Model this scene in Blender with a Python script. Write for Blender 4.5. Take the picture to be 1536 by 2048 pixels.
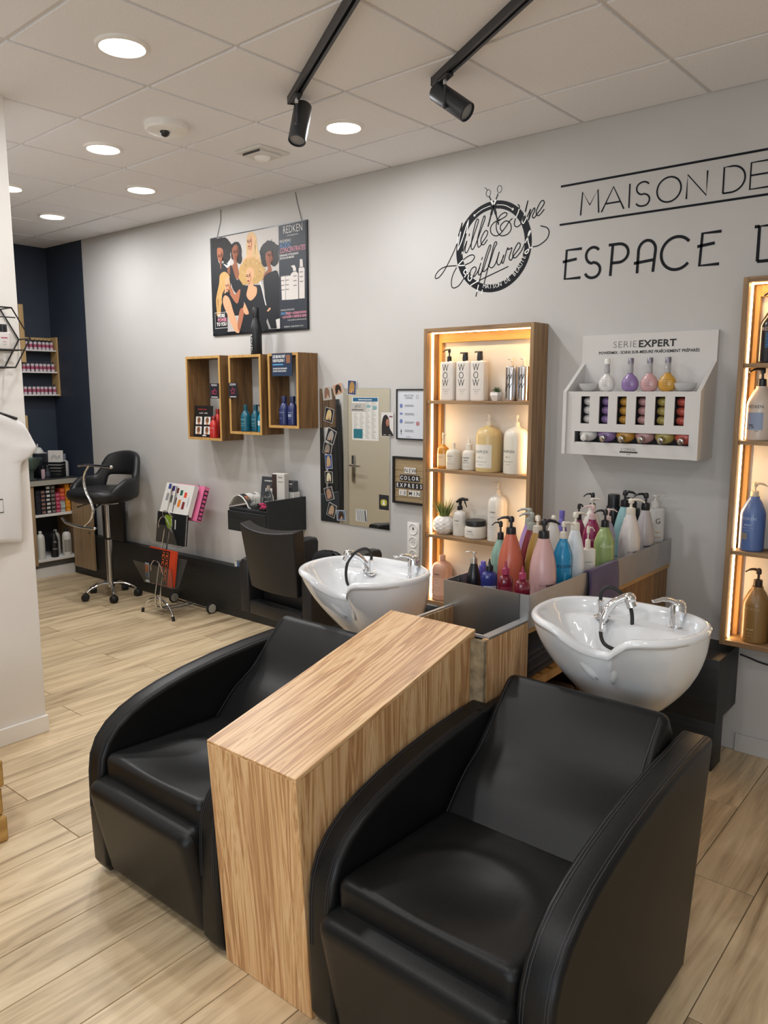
import bpy, bmesh, math, random
from mathutils import Vector, Matrix, Euler
random.seed(7)
for o in list(bpy.data.objects):
    bpy.data.objects.remove(o)
SC = bpy.context.scene
COL = SC.collection
PI = math.pi
R_ = math.radians

# ------------------------------------------------------------ camera
cam_d = bpy.data.cameras.new('camera')
cam = bpy.data.objects.new('camera', cam_d)
COL.objects.link(cam)
cam_d.sensor_fit = 'VERTICAL'
cam_d.sensor_height = 36.0
cam_d.lens = 1557.8 / 2048 * 36.0
cam_d.clip_start = 0.05
cam.location = (0, -3.727, 1.67)
cam.rotation_euler = (R_(90 - 8.766), 0, R_(39.613))
SC.camera = cam

# ------------------------------------------------------------ world, exposure
W = bpy.data.worlds.new('world')
SC.world = W
W.use_nodes = True
bg = W.node_tree.nodes['Background']
bg.inputs[0].default_value = (0.80, 0.90, 1.0, 1)
bg.inputs[1].default_value = 1.0
SC.view_settings.view_transform = 'Standard'
SC.view_settings.look = 'None'
SC.view_settings.gamma = 1.0
SC.view_settings.exposure = 0.0
SC.view_settings.use_curve_mapping = False
SC.cycles.use_denoising = True
SC.cycles.caustics_reflective = False
SC.cycles.caustics_refractive = False
SC.cycles.sample_clamp_indirect = 4.0
SC.cycles.max_bounces = 10
SC.cycles.diffuse_bounces = 5

CEIL = 2.965
def area_light(name, loc, size, power, col=(0.98, 0.985, 1.0), rot=(0, 0, 0), shape='DISK', size_y=None):
    d = bpy.data.lights.new(name, 'AREA')
    d.shape = shape
    d.size = size
    if size_y: d.size_y = size_y
    d.energy = power
    d.color = col
    o = bpy.data.objects.new(name, d)
    COL.objects.link(o)
    o.location = loc
    o.rotation_euler = rot
    return o
# ceiling downlights: the ones in view, and unseen ones above the view and behind the camera
LIGHTS_VIEW = [(-2.788, -1.91), (-2.756, -0.709), (-3.984, -1.277), (-4.578, -0.654), (-5.20, -1.225), (-5.766, -0.631)]
LIGHTS_UNSEEN = [(-1.35, -3.55), (-1.6, -4.9), (-2.65, -3.25), (0.40, -2.75), (0.4, -4.9)]  # the one right of the right wash chair is added to brighten that side
P_DOWN = 11.0
P_UNSEEN = 10.0
for x, y in LIGHTS_VIEW:
    area_light('downlight_lamp', (x, y, CEIL - 0.022), 0.15, P_DOWN)
for x, y in LIGHTS_UNSEEN:
    area_light('downlight_lamp', (x, y, CEIL - 0.022), 0.15, P_DOWN if x == -2.65 else P_UNSEEN)
# daylight through the shop window behind the camera
area_light('window_daylight', (0.6, -7.55, 1.5), 3.4, 92.0, (0.80, 0.90, 1.0), (R_(90), 0, R_(0)), 'RECTANGLE', 2.2)

# ------------------------------------------------------------ materials
def lin(h):
    h = h.lstrip('#')
    v = [int(h[i:i + 2], 16) / 255 for i in (0, 2, 4)]
    return tuple(((c / 12.92) if c <= 0.04045 else ((c + 0.055) / 1.055) ** 2.4) for c in v)
MATS = {}
def mat(name, col, rough=0.5, metal=0.0, spec=None, coat=0.0, noise=0.0, nscale=40.0, bump=0.0, bscale=60.0, emit=None, estr=0.0, alpha=1.0, trans=0.0, ior=None, sheen=0.0):
    if name in MATS: return MATS[name]
    m = bpy.data.materials.new(name)
    m.use_nodes = True
    nt = m.node_tree
    b = nt.nodes['Principled BSDF']
    c = lin(col) if isinstance(col, str) else tuple(col)
    b.inputs['Base Color'].default_value = (*c, 1)
    b.inputs['Roughness'].default_value = rough
    b.inputs['Metallic'].default_value = metal
    if spec is not None: b.inputs['Specular IOR Level'].default_value = spec
    if coat: b.inputs['Coat Weight'].default_value = coat; b.inputs['Coat Roughness'].default_value = 0.04
    if trans: b.inputs['Transmission Weight'].default_value = trans
    if ior: b.inputs['IOR'].default_value = ior
    if alpha < 1: b.inputs['Alpha'].default_value = alpha
    if sheen: b.inputs['Sheen Weight'].default_value = sheen
    if emit is not None:
        e = lin(emit) if isinstance(emit, str) else tuple(emit)
        b.inputs['Emission Color'].default_value = (*e, 1)
        b.inputs['Emission Strength'].default_value = estr
    if noise or bump:
        tc = nt.nodes.new('ShaderNodeTexCoord')
        if noise:
            n = nt.nodes.new('ShaderNodeTexNoise'); n.inputs['Scale'].default_value = nscale; n.inputs['Detail'].default_value = 4
            nt.links.new(tc.outputs['Object'], n.inputs['Vector'])
            r = nt.nodes.new('ShaderNodeValToRGB')
            r.color_ramp.elements[0].position = 0.3; r.color_ramp.elements[1].position = 0.7
            r.color_ramp.elements[0].color = (*[x * (1 - noise) for x in c], 1)
            r.color_ramp.elements[1].color = (*[min(1, x * (1 + noise)) for x in c], 1)
            nt.links.new(n.outputs['Fac'], r.inputs['Fac'])
            nt.links.new(r.outputs['Color'], b.inputs['Base Color'])
        if bump:
            n2 = nt.nodes.new('ShaderNodeTexNoise'); n2.inputs['Scale'].default_value = bscale; n2.inputs['Detail'].default_value = 3
            nt.links.new(tc.outputs['Object'], n2.inputs['Vector'])
            bp = nt.nodes.new('ShaderNodeBump'); bp.inputs['Strength'].default_value = bump; bp.inputs['Distance'].default_value = 0.004
            nt.links.new(n2.outputs['Fac'], bp.inputs['Height'])
            nt.links.new(bp.outputs['Normal'], b.inputs['Normal'])
    MATS[name] = m
    return m
def wood(name, stops, axis, cross=26.0, along=1.6, rough=0.45, rnd=False, fine=0.25, dist=0.6, contrast=(0.32, 0.68), bump=0.05):
    """streaked wood, grain along the given axis (0 x, 1 y, 2 z) of the piece's own space"""
    if name in MATS: return MATS[name]
    m = bpy.data.materials.new(name); m.use_nodes = True
    nt = m.node_tree; b = nt.nodes['Principled BSDF']; L = nt.links.new
    tc = nt.nodes.new('ShaderNodeTexCoord')
    vec = tc.outputs['Object']
    if rnd:
        oi = nt.nodes.new('ShaderNodeObjectInfo')
        mul = nt.nodes.new('ShaderNodeMath'); mul.operation = 'MULTIPLY'; mul.inputs[1].default_value = 37.0
        L(oi.outputs['Random'], mul.inputs[0])
        add = nt.nodes.new('ShaderNodeVectorMath'); add.operation = 'ADD'
        L(vec, add.inputs[0]); L(mul.outputs[0], add.inputs[1]); vec = add.outputs[0]
    mp = nt.nodes.new('ShaderNodeMapping')
    s = [cross] * 3; s[axis] = along
    mp.inputs['Scale'].default_value = s
    L(vec, mp.inputs['Vector'])
    n = nt.nodes.new('ShaderNodeTexNoise'); n.inputs['Scale'].default_value = 1.0; n.inputs['Detail'].default_value = 5.0
    n.inputs['Roughness'].default_value = 0.62; n.inputs['Distortion'].default_value = dist
    L(mp.outputs[0], n.inputs['Vector'])
    mp2 = nt.nodes.new('ShaderNodeMapping'); s2 = [cross * 7] * 3; s2[axis] = along * 3
    mp2.inputs['Scale'].default_value = s2; L(vec, mp2.inputs['Vector'])
    n2 = nt.nodes.new('ShaderNodeTexNoise'); n2.inputs['Scale'].default_value = 1.0; n2.inputs['Detail'].default_value = 2.0
    L(mp2.outputs[0], n2.inputs['Vector'])
    mx = nt.nodes.new('ShaderNodeMix'); mx.data_type = 'FLOAT'; mx.inputs[0].default_value = fine
    L(n.outputs['Fac'], mx.inputs[2]); L(n2.outputs['Fac'], mx.inputs[3])
    r = nt.nodes.new('ShaderNodeValToRGB'); cr = r.color_ramp
    a0, a1 = contrast
    k = len(stops)
    while len(cr.elements) < k: cr.elements.new(0.5)
    for i, h in enumerate(stops):
        cr.elements[i].position = a0 + (a1 - a0) * i / (k - 1)
        cr.elements[i].color = (*lin(h), 1)
    L(mx.outputs[0], r.inputs['Fac'])
    out = r.outputs['Color']
    if rnd:
        hs = nt.nodes.new('ShaderNodeHueSaturation')
        ma = nt.nodes.new('ShaderNodeMapRange'); ma.inputs['To Min'].default_value = 0.90; ma.inputs['To Max'].default_value = 1.08
        L(oi.outputs['Random'], ma.inputs['Value']); L(ma.outputs[0], hs.inputs['Value']); L(out, hs.inputs['Color']); out = hs.outputs['Color']
    L(out, b.inputs['Base Color'])
    b.inputs['Roughness'].default_value = rough
    if bump:
        bp = nt.nodes.new('ShaderNodeBump'); bp.inputs['Strength'].default_value = bump; bp.inputs['Distance'].default_value = 0.002
        L(mx.outputs[0], bp.inputs['Height']); L(bp.outputs['Normal'], b.inputs['Normal'])
    MATS[name] = m
    return m
M_WALL = mat('wall_paint', '#c4c2bf', 0.75, bump=0.05, bscale=180, noise=0.02, nscale=3)
M_NAVY = mat('navy_paint', '#2a3342', 0.6, bump=0.04, bscale=120, noise=0.08, nscale=4)
M_TILE = mat('ceiling_tile', '#eeeef1', 0.9, noise=0.05, nscale=160, bump=0.1, bscale=300)
M_GRID = mat('ceiling_grid', '#dcd9d8', 0.8)
M_PLANK = wood('plank_oak', ['#8a7455', '#bda684', '#d8c19c', '#e3d0ae'], 1, cross=13, along=1.1, rough=0.42, rnd=True, fine=0.16, dist=1.2, contrast=(0.28, 0.68))
M_JOINT = mat('floor_joint', '#7d6a50', 0.8)
ZS = ['#cb9f6c', '#dcb481', '#b08354', '#d9ae7b', '#e2bd8f', '#cc9f71', '#aa7c50', '#d4a774', '#e4c092', '#bf9260', '#deb584', '#ae8053', '#daaf7f', '#c89a67']
ZK = dict(cross=19, along=.85, rough=0.38, fine=0.10, dist=1.1, contrast=(0.24, 0.76), bump=0.03)
M_ZX = wood('striped_wood_x', ZS, 0, **ZK)
M_ZY = wood('striped_wood_y', ZS, 1, **ZK)
M_ZZ = wood('striped_wood_z', ZS, 2, **ZK)
FS = ['#6a5138', '#87694a', '#9c7d59', '#a98a64']
M_FX = wood('frame_wood_x', FS, 0, cross=34, along=2, rough=0.5)
M_FZ = wood('frame_wood_z', FS, 2, cross=34, along=2, rough=0.5)
M_PINE = wood('pine', ['#b98848', '#cd9c5a', '#d8ab6c'], 2, cross=22, along=1.6, rough=0.55)
CS = ['#4e361d', '#6b4c2a', '#7f5d36', '#8d6a40']
M_CX = wood('crate_wood_x', CS, 0, cross=24, along=2.2, rough=0.55)
M_CZ = wood('crate_wood_z', CS, 2, cross=24, along=2.2, rough=0.55)
M_CE = wood('crate_edge', ['#a67c42', '#bf9555', '#c9a163'], 2, cross=30, along=3, rough=0.55)
M_OAKD = wood('cabinet_oak', ['#8a7459', '#a38b6c', '#b39b7c'], 2, cross=26, along=2)
M_PAL = wood('pallet_wood', ['#9a7337', '#b98f4e', '#cba463'], 1, cross=20, along=2.4, rough=0.7)
M_LEA = mat('black_leather', (0.0058, 0.006, 0.0064), 0.40, spec=0.30, bump=0.10, bscale=420)
M_LEA2 = mat('black_vinyl', (0.014, 0.014, 0.015), 0.42, spec=0.4, bump=0.08, bscale=300)
M_STITCH = mat('stitch', (0.03, 0.03, 0.035), 0.5)
M_POR = mat('porcelain', '#eceef0', 0.12, spec=0.5, coat=0.6)
M_CHR = mat('chrome', (0.82, 0.83, 0.85), 0.08, 1.0)
M_CHRD = mat('dull_chrome', (0.62, 0.60, 0.56), 0.25, 1.0)
M_STEEL = mat('brushed_steel', (0.47, 0.47, 0.475), 0.42, 0.75, noise=0.06, nscale=15)
M_STEELD = mat('dark_steel', (0.10, 0.105, 0.11), 0.4, 0.8)
M_BLK = mat('black_plastic', (0.012, 0.012, 0.013), 0.38)
M_MBLK = mat('matt_black', (0.016, 0.017, 0.018), 0.62, noise=0.15, nscale=20)
M_BLKW = wood('black_wood', ['#17191b', '#1e2123', '#25282a'], 0, cross=60, along=2, rough=0.5)
M_TRACK = mat('track_black', (0.03, 0.032, 0.037), 0.45)
M_WHT = mat('white_plastic', '#efede9', 0.35)
M_WALL_LIT = mat('wall_paint_lit', '#e6e2dc', 0.75, bump=0.05, bscale=180, noise=0.02, nscale=3)  # wall paint lightened for the partition, stands in for light falling on it
M_WLAM = mat('white_laminate', '#dcdad6', 0.5)
M_GRYP = mat('grey_plastic', '#b3b3ab', 0.4)
M_INK = mat('ink', (0.010, 0.013, 0.016), 0.6)
M_VINYL = mat('wall_vinyl', '#14161c', 0.6, spec=0.2)
M_WPRINT = mat('white_print', '#f0efec', 0.6)
M_MIR = mat('mirror_silver', (0.86, 0.88, 0.87), 0.015, 1.0)
M_GLASS = mat('clear_glass', (0.95, 0.97, 0.96), 0.03, trans=1.0, ior=1.3)
M_ACR = mat('acrylic', (0.93, 0.93, 0.91), 0.06, trans=0.96, ior=1.12)
M_LED = mat('led_strip', (1, 0.8, 0.5), 0.5, emit=(1.0, 0.66, 0.33), estr=26.0)
M_DISC = mat('lamp_disc', (1, 1, 1), 0.5, emit=(1.0, 0.94, 0.86), estr=14.0)
M_RUB = mat('rubber_black', (0.012, 0.012, 0.012), 0.6)
def flat(h, rough=0.5):
    return mat('tone_' + h.lstrip('#'), h, rough)

# ------------------------------------------------------------ mesh building
class MB:
    def __init__(s):
        s.v = []; s.f = []; s.mi = []; s.m = Matrix.Identity(4); s.k = 0
    def add(s, vs, fs):
        n = len(s.v)
        s.v += [tuple(s.m @ Vector(p)) for p in vs]
        s.f += [tuple(n + i for i in f) for f in fs]
        s.mi += [s.k] * len(fs)
        return s
    def box(s, x0, x1, y0, y1, z0, z1):
        if x0 > x1: x0, x1 = x1, x0
        if y0 > y1: y0, y1 = y1, y0
        if z0 > z1: z0, z1 = z1, z0
        return s.add([(x0, y0, z0), (x1, y0, z0), (x1, y1, z0), (x0, y1, z0), (x0, y0, z1), (x1, y0, z1), (x1, y1, z1), (x0, y1, z1)],
                     [(0, 3, 2, 1), (4, 5, 6, 7), (0, 1, 5, 4), (1, 2, 6, 5), (2, 3, 7, 6), (3, 0, 4, 7)])
    def bm(s, b):
        b.verts.index_update()
        s.add([v.co[:] for v in b.verts], [[v.index for v in f.verts] for f in b.faces]); b.free(); return s
    def rbox(s, x0, x1, y0, y1, z0, z1, r=0.01, seg=3):
        b = bmesh.new(); bmesh.ops.create_cube(b, size=1)
        for v in b.verts:
            v.co = Vector(((x0 + x1) / 2 + v.co.x * (x1 - x0), (y0 + y1) / 2 + v.co.y * (y1 - y0), (z0 + z1) / 2 + v.co.z * (z1 - z0)))
        bmesh.ops.bevel(b, geom=b.edges[:], offset=r, segments=seg, profile=0.5, affect='EDGES')
        return s.bm(b)
    def prism(s, poly, axis, a0, a1, bevel=0.0, seg=3):
        """polygon in the two other axes, pushed along axis from a0 to a1"""
        def P(p, a):
            return (a, p[0], p[1]) if axis == 0 else ((p[0], a, p[1]) if axis == 1 else (p[0], p[1], a))
        n = len(poly)
        b = bmesh.new()
        A = [b.verts.new(P(p, a0)) for p in poly]; B = [b.verts.new(P(p, a1)) for p in poly]
        fa = b.faces.new(A); fb = b.faces.new(B[::-1])
        for i in range(n):
            b.faces.new((A[i], B[i], B[(i + 1) % n], A[(i + 1) % n]))
        bmesh.ops.recalc_face_normals(b, faces=b.faces[:])
        if bevel:
            es = list(set(list(fa.edges) + list(fb.edges)))
            bmesh.ops.bevel(b, geom=es, offset=bevel, segments=seg, profile=0.5, affect='EDGES')
        return s.bm(b)
    def lathe(s, prof, n=24, c=(0, 0, 0), sx=1.0, sy=1.0, ex=2.0, cap=True):
        vs = []; fs = []
        for r, z in prof:
            for i in range(n):
                a = 2 * PI * i / n
                ca, sa = math.cos(a), math.sin(a)
                if ex != 2.0:
                    q = (abs(ca) ** ex + abs(sa) ** ex) ** (-1 / ex)
                    ca *= q; sa *= q
                vs.append((c[0] + r * sx * ca, c[1] + r * sy * sa, c[2] + z))
        for j in range(len(prof) - 1):
            for i in range(n):
                fs.append((j * n + i, j * n + (i + 1) % n, (j + 1) * n + (i + 1) % n, (j + 1) * n + i))
        if cap:
            if prof[0][0] > 1e-6: fs.append(tuple(range(n))[::-1])
            if prof[-1][0] > 1e-6: fs.append(tuple((len(prof) - 1) * n + i for i in range(n)))
        return s.add(vs, fs)
    def tube(s, pts, r, n=8, closed=False, flat=1.0):
        pts = [Vector(p) for p in pts]; k = len(pts)
        rs = r if isinstance(r, (list, tuple)) else [r] * k
        vs = []; fs = []
        up = None
        for i, p in enumerate(pts):
            a = pts[(i - 1) % k] if (closed or i > 0) else p
            b = pts[(i + 1) % k] if (closed or i < k - 1) else p
            t = (b - a)
            t = t.normalized() if t.length > 1e-9 else Vector((0, 0, 1))
            if up is None:
                up = Vector((0, 0, 1)) if abs(t.z) < 0.9 else Vector((1, 0, 0))
            u = t.cross(up)
            if u.length < 1e-6: u = t.orthogonal()
            u.normalize(); w = u.cross(t).normalized(); up = w
            for j in range(n):
                an = 2 * PI * j / n
                vs.append(tuple(p + u * (rs[i] * math.cos(an)) + w * (rs[i] * flat * math.sin(an))))
        m = k if closed else k - 1
        for i in range(m):
            for j in range(n):
                a = i * n + j; b = i * n + (j + 1) % n; c = ((i + 1) % k) * n + (j + 1) % n; d = ((i + 1) % k) * n + j
                fs.append((a, b, c, d))
        if not closed:
            fs.append(tuple(range(n))[::-1]); fs.append(tuple((k - 1) * n + j for j in range(n)))
        return s.add(vs, fs)
    def sphere(s, c, rx, ry=None, rz=None, n=16, m=10):
        ry = ry or rx; rz = rz or rx
        prof = [(max(1e-7, math.sin(PI * j / m)), -math.cos(PI * j / m)) for j in range(m + 1)]
        return s.lathe([(r * rx, z * rz) for r, z in prof], n, c, 1.0, ry / rx, cap=False)
    def poly(s, pts):
        return s.add(pts, [tuple(range(len(pts)))])
    def grid(s, f, nu, nv):
        vs = [f(i / nu, j / nv) for j in range(nv + 1) for i in range(nu + 1)]
        fs = [(j * (nu + 1) + i, j * (nu + 1) + i + 1, (j + 1) * (nu + 1) + i + 1, (j + 1) * (nu + 1) + i) for j in range(nv) for i in range(nu)]
        return s.add(vs, fs)
    def ribbon(s, pts, w, y=0.0, closed=False, taper=None):
        """flat stroke in the x,z plane facing -y"""
        k = len(pts); L = []; Rr = []
        for i in range(k):
            a = pts[(i - 1) % k] if (closed or i > 0) else pts[i]
            b = pts[(i + 1) % k] if (closed or i < k - 1) else pts[i]
            dx, dz = b[0] - a[0], b[1] - a[1]
            l = math.hypot(dx, dz) or 1
            ww = w if not taper else w * taper(i / (k - 1))
            nx, nz = -dz / l * ww / 2, dx / l * ww / 2
            L.append((pts[i][0] + nx, y, pts[i][1] + nz)); Rr.append((pts[i][0] - nx, y, pts[i][1] - nz))
        fs = [(i, i + 1, k + i + 1, k + i) for i in range(k - 1)]
        if closed: fs.append((k - 1, 0, k, 2 * k - 1))
        return s.add(L + Rr, [f[::-1] for f in fs])
    def mesh(s, name, mats, smooth=True, angle=40):
        me = bpy.data.meshes.new(name)
        me.from_pydata(s.v, [], s.f)
        for m in (mats if isinstance(mats, (list, tuple)) else [mats]): me.materials.append(m)
        me.polygons.foreach_set('material_index', s.mi)
        b = bmesh.new(); b.from_mesh(me); bmesh.ops.recalc_face_normals(b, faces=b.faces[:]); b.to_mesh(me); b.free()
        if smooth:
            me.polygons.foreach_set('use_smooth', [True] * len(me.polygons))
            me.set_sharp_from_angle(angle=R_(angle))
        me.update()
        return me
    def build(s, name, mats, parent=None, loc=(0, 0, 0), rot=(0, 0, 0), smooth=True, angle=40, label=None):
        o = bpy.data.objects.new(name, s.mesh(name, mats, smooth, angle))
        COL.objects.link(o)
        o.location = loc; o.rotation_euler = rot
        if parent: o.parent = parent
        if label: o['label'] = label
        return o
def cr(pts, n=6, closed=False):
    """smooth curve through points"""
    P = [Vector(p) for p in pts]; out = []; k = len(P)
    rng = k if closed else k - 1
    for i in range(rng):
        p0 = P[(i - 1) % k] if (closed or i > 0) else P[i]
        p1 = P[i]; p2 = P[(i + 1) % k]
        p3 = P[(i + 2) % k] if (closed or i + 2 < k) else p2
        for j in range(n):
            t = j / n
            out.append(0.5 * ((2 * p1) + (p2 - p0) * t + (2 * p0 - 5 * p1 + 4 * p2 - p3) * t * t + (3 * p1 - p0 - 3 * p2 + p3) * t ** 3))
    if not closed: out.append(P[-1])
    return [tuple(v) for v in out]
def tag(o, label=None, cat=None, group=None, kind=None):
    if label: o['label'] = label
    if cat: o['category'] = cat
    if group: o['group'] = group
    if kind: o['kind'] = kind
    return o
def thing(name, label, cat, loc=(0, 0, 0), rotz=0.0, group=None):
    o = bpy.data.objects.new(name, None); COL.objects.link(o)
    o.empty_display_size = 0.05
    o.location = loc; o.rotation_euler = (0, 0, rotz)
    return tag(o, label, cat, group)
def struct(name, mb, m, **k):
    o = mb.build(name, m, **k); o['kind'] = 'structure'; return o
def dup(o, name=None, parent=None, loc=None, rotz=None, label=None):
    c = o.copy(); COL.objects.link(c)
    if name: c.name = name
    if parent: c.parent = parent
    if loc is not None: c.location = loc
    if rotz is not None: c.rotation_euler = (0, 0, rotz)
    if label: c['label'] = label
    for ch in list(o.children): dup(ch, parent=c)
    return c
TEXTS = {}
def text_mb(body, size, weight=0.0, shear=0.0, sx=1.0, align='CENTER', spacing=1.0):
    """letters as flat geometry in the x,z plane facing -y, centred on the baseline middle"""
    key = (body, size, weight, shear, sx, align, spacing)
    if key in TEXTS: return TEXTS[key]
    cu = bpy.data.curves.new('letters', 'FONT')
    cu.body = body; cu.size = size; cu.align_x = align; cu.shear = shear; cu.offset = weight; cu.resolution_u = 2; cu.space_character = spacing
    o = bpy.data.objects.new('letters', cu); COL.objects.link(o)
    dg = bpy.context.evaluated_depsgraph_get(); dg.update()
    me = bpy.data.meshes.new_from_object(o.evaluated_get(dg))
    vs = [(v.co.x * sx, 0.0, v.co.y) for v in me.vertices]
    fs = [tuple(p.vertices) for p in me.polygons]
    bpy.data.objects.remove(o); bpy.data.curves.remove(cu); bpy.data.meshes.remove(me)
    TEXTS[key] = (vs, fs)
    return vs, fs
def put_text(mb, body, size, x=0.0, z=0.0, y=0.0, wrap=None, rot=0.0, **k):
    vs, fs = text_mb(body, size, **k)
    o = []
    c, s_ = math.cos(rot), math.sin(rot)
    for p in vs:
        px, pz = p[0] * c - p[2] * s_ + x, p[0] * s_ + p[2] * c + z
        if wrap:
            a = px / wrap
            o.append((wrap * math.sin(a), y + wrap - wrap * math.cos(a), pz))
        else: o.append((px, y, pz))
    mb.add(o, fs)
    return mb
# ============================================================ the setting
XL, XR, YF = -7.10, 2.50, -7.60
# floor: joint bed with tile planks laid away from the wall
floor = struct('floor', MB().box(XL - .1, XR + .1, YF - .1, .12, -.12, -.008), M_JOINT, smooth=False)
PW, PL, GAP = 0.207, 1.205, 0.0032
def plank_mesh(l, w=PW):
    b = MB(); h = GAP / 2; e = .0012
    x0, x1, y0, y1 = -w / 2 + h, w / 2 - h, -l / 2 + h, l / 2 - h
    b.add([(x0, y0, -.008), (x1, y0, -.008), (x1, y1, -.008), (x0, y1, -.008), (x0, y0, -e), (x1, y0, -e), (x1, y1, -e), (x0, y1, -e),
           (x0 + e, y0 + e, 0), (x1 - e, y0 + e, 0), (x1 - e, y1 - e, 0), (x0 + e, y1 - e, 0)],
          [(0, 1, 5, 4), (1, 2, 6, 5), (2, 3, 7, 6), (3, 0, 4, 7), (4, 5, 9, 8), (5, 6, 10, 9), (6, 7, 11, 10), (7, 4, 8, 11), (8, 9, 10, 11)])
    return b.mesh('plank', M_PLANK, smooth=False)
full_plank = plank_mesh(PL)
pl_cache = {}
k0 = math.ceil((XL + 2.633) / PW)
k = k0
while -2.633 + PW * (k + 1) < 1.75:
    xc = -2.633 + PW * (k + .5)
    # joints seen in the photograph sit at -2.336 -1.13 ... in one row, half a plank on in the next
    y1 = (-1.131 if k % 2 else -1.733) + .03 * math.sin(k * 2.3) + PL * 2
    while y1 > -4.75:
        a, b_ = max(y1 - PL, -4.75), min(y1, -.001)
        if b_ - a > .05:
            l = round(b_ - a, 3)
            me = full_plank if abs(l - PL) < .01 else pl_cache.setdefault(l, None) or plank_mesh(l)
            if abs(l - PL) >= .01: pl_cache[l] = me
            o = bpy.data.objects.new('plank', me); COL.objects.link(o)
            o.location = (xc, (a + b_) / 2, 0); o.parent = floor
        y1 -= PL
    k += 1
struct('floor_rear', MB().box(XL, XR, YF, -4.752, -.0078, -.0002), M_PLANK, smooth=False)
struct('floor_edge', MB().box(-2.633 + PW * k + .002, XR, -4.75, -.001, -.0078, -.0002), M_PLANK, smooth=False)
# ceiling: grid plane with lay-in tiles standing a little proud of it
ceil = struct('ceiling', MB().box(XL - .1, XR + .1, YF - .1, .12, CEIL + .009, CEIL + .1), M_GRID, smooth=False)
TH = -0.0247965
ct, st = math.cos(TH), math.sin(TH)
def gpt(gx, gy): return (-2.428 + gx * ct - gy * st, gx * st + gy * ct)
def clip(poly):
    for ax, sg, lim in ((0, 1, XL + .004), (0, -1, -(XR - .004)), (1, -1, .006), (1, 1, YF)):
        out = []
        for i in range(len(poly)):
            p, q = poly[i], poly[(i + 1) % len(poly)]
            dp, dq = sg * p[ax] - lim, sg * q[ax] - lim
            if dp >= 0: out.append(p)
            if dp * dq < 0:
                t = dp / (dp - dq); out.append(tuple(p[j] + (q[j] - p[j]) * t for j in range(2)))
        poly = out
        if not poly: return []
    return poly
def tile_mesh(poly, h):
    n = len(poly); b = MB()
    cx, cy = sum(p[0] for p in poly) / n, sum(p[1] for p in poly) / n
    ins = [(cx + (p[0] - cx) * .994, cy + (p[1] - cy) * .994) for p in poly]
    b.add([(p[0], p[1], .012) for p in poly] + [(p[0], p[1], .002) for p in poly] + [(p[0], p[1], 0) for p in ins],
          [(i, (i + 1) % n, n + (i + 1) % n, n + i) for i in range(n)] + [(n + i, n + (i + 1) % n, 2 * n + (i + 1) % n, 2 * n + i) for i in range(n)] + [tuple(2 * n + i for i in range(n))])
    return b.mesh('tile', M_TILE, smooth=False)
H = .3 - .010
full_tile = None
for i in range(-9, 8):
    for j in range(-6, 2):
        gx, gy = .6 * i + .3, -.427 + .6 * j + .3
        q = [gpt(gx + sx * H, gy + sy * H) for sx, sy in ((-1, -1), (1, -1), (1, 1), (-1, 1))]
        c = clip(q)
        if len(c) < 3: continue
        area = abs(sum(c[a][0] * c[(a + 1) % len(c)][1] - c[(a + 1) % len(c)][0] * c[a][1] for a in range(len(c)))) / 2
        if area < .004: continue
        if len(c) == 4 and abs(area - 4 * H * H) < 1e-4:
            if full_tile is None:
                full_tile = tile_mesh([(sx * H * ct - sy * H * st, sx * H * st + sy * H * ct) for sx, sy in ((-1, -1), (1, -1), (1, 1), (-1, 1))], 0)
            me, loc = full_tile, (*gpt(gx, gy), CEIL)
        else:
            cx, cy = sum(p[0] for p in c) / len(c), sum(p[1] for p in c) / len(c)
            me, loc = tile_mesh([(p[0] - cx, p[1] - cy) for p in c], 0), (cx, cy, CEIL)
        o = bpy.data.objects.new('tile', me); COL.objects.link(o); o.location = loc; o.parent = ceil
# walls
wall_back = struct('wall_back', MB().box(XL - .1, XR + .1, 0, .12, 0, CEIL + .012), M_WALL, smooth=False)
MB().box(XL, -6.479, -.0015, .002, 0, CEIL + .008).build('paint_field', M_NAVY, wall_back, smooth=False, label='dark navy painted end of the wall')
wall_left = struct('wall_left', MB().box(XL - .1, XL, YF, 0, 0, CEIL + .012), M_NAVY, smooth=False)
struct('wall_right', MB().box(XR, XR + .1, YF, 0, 0, CEIL + .012), M_WALL, smooth=False)
# street front with its shop window
wf = struct('wall_front', MB().box(XL, -1.6, YF - .1, YF, 0, CEIL + .012).box(2.3, XR, YF - .1, YF, 0, CEIL + .012).box(-1.6, 2.3, YF - .1, YF, 2.6, CEIL + .012).box(-1.6, 2.3, YF - .1, YF, 0, .25), M_WALL, smooth=False)
win = struct('window_1', MB().box(-1.6, -1.54, YF - .08, YF - .02, .25, 2.6).box(2.24, 2.3, YF - .08, YF - .02, .25, 2.6).box(-1.54, 2.24, YF - .08, YF - .02, 2.54, 2.6).box(-1.54, 2.24, YF - .08, YF - .02, .25, .31).box(.32, .38, YF - .08, YF - .02, .31, 2.54), M_MBLK, smooth=False)
MB().box(-1.54, .32, YF - .055, YF - .045, .31, 2.54).build('pane', M_GLASS, win, smooth=False)
MB().box(.38, 2.24, YF - .055, YF - .045, .31, 2.54).build('pane', M_GLASS, win, smooth=False)
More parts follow.
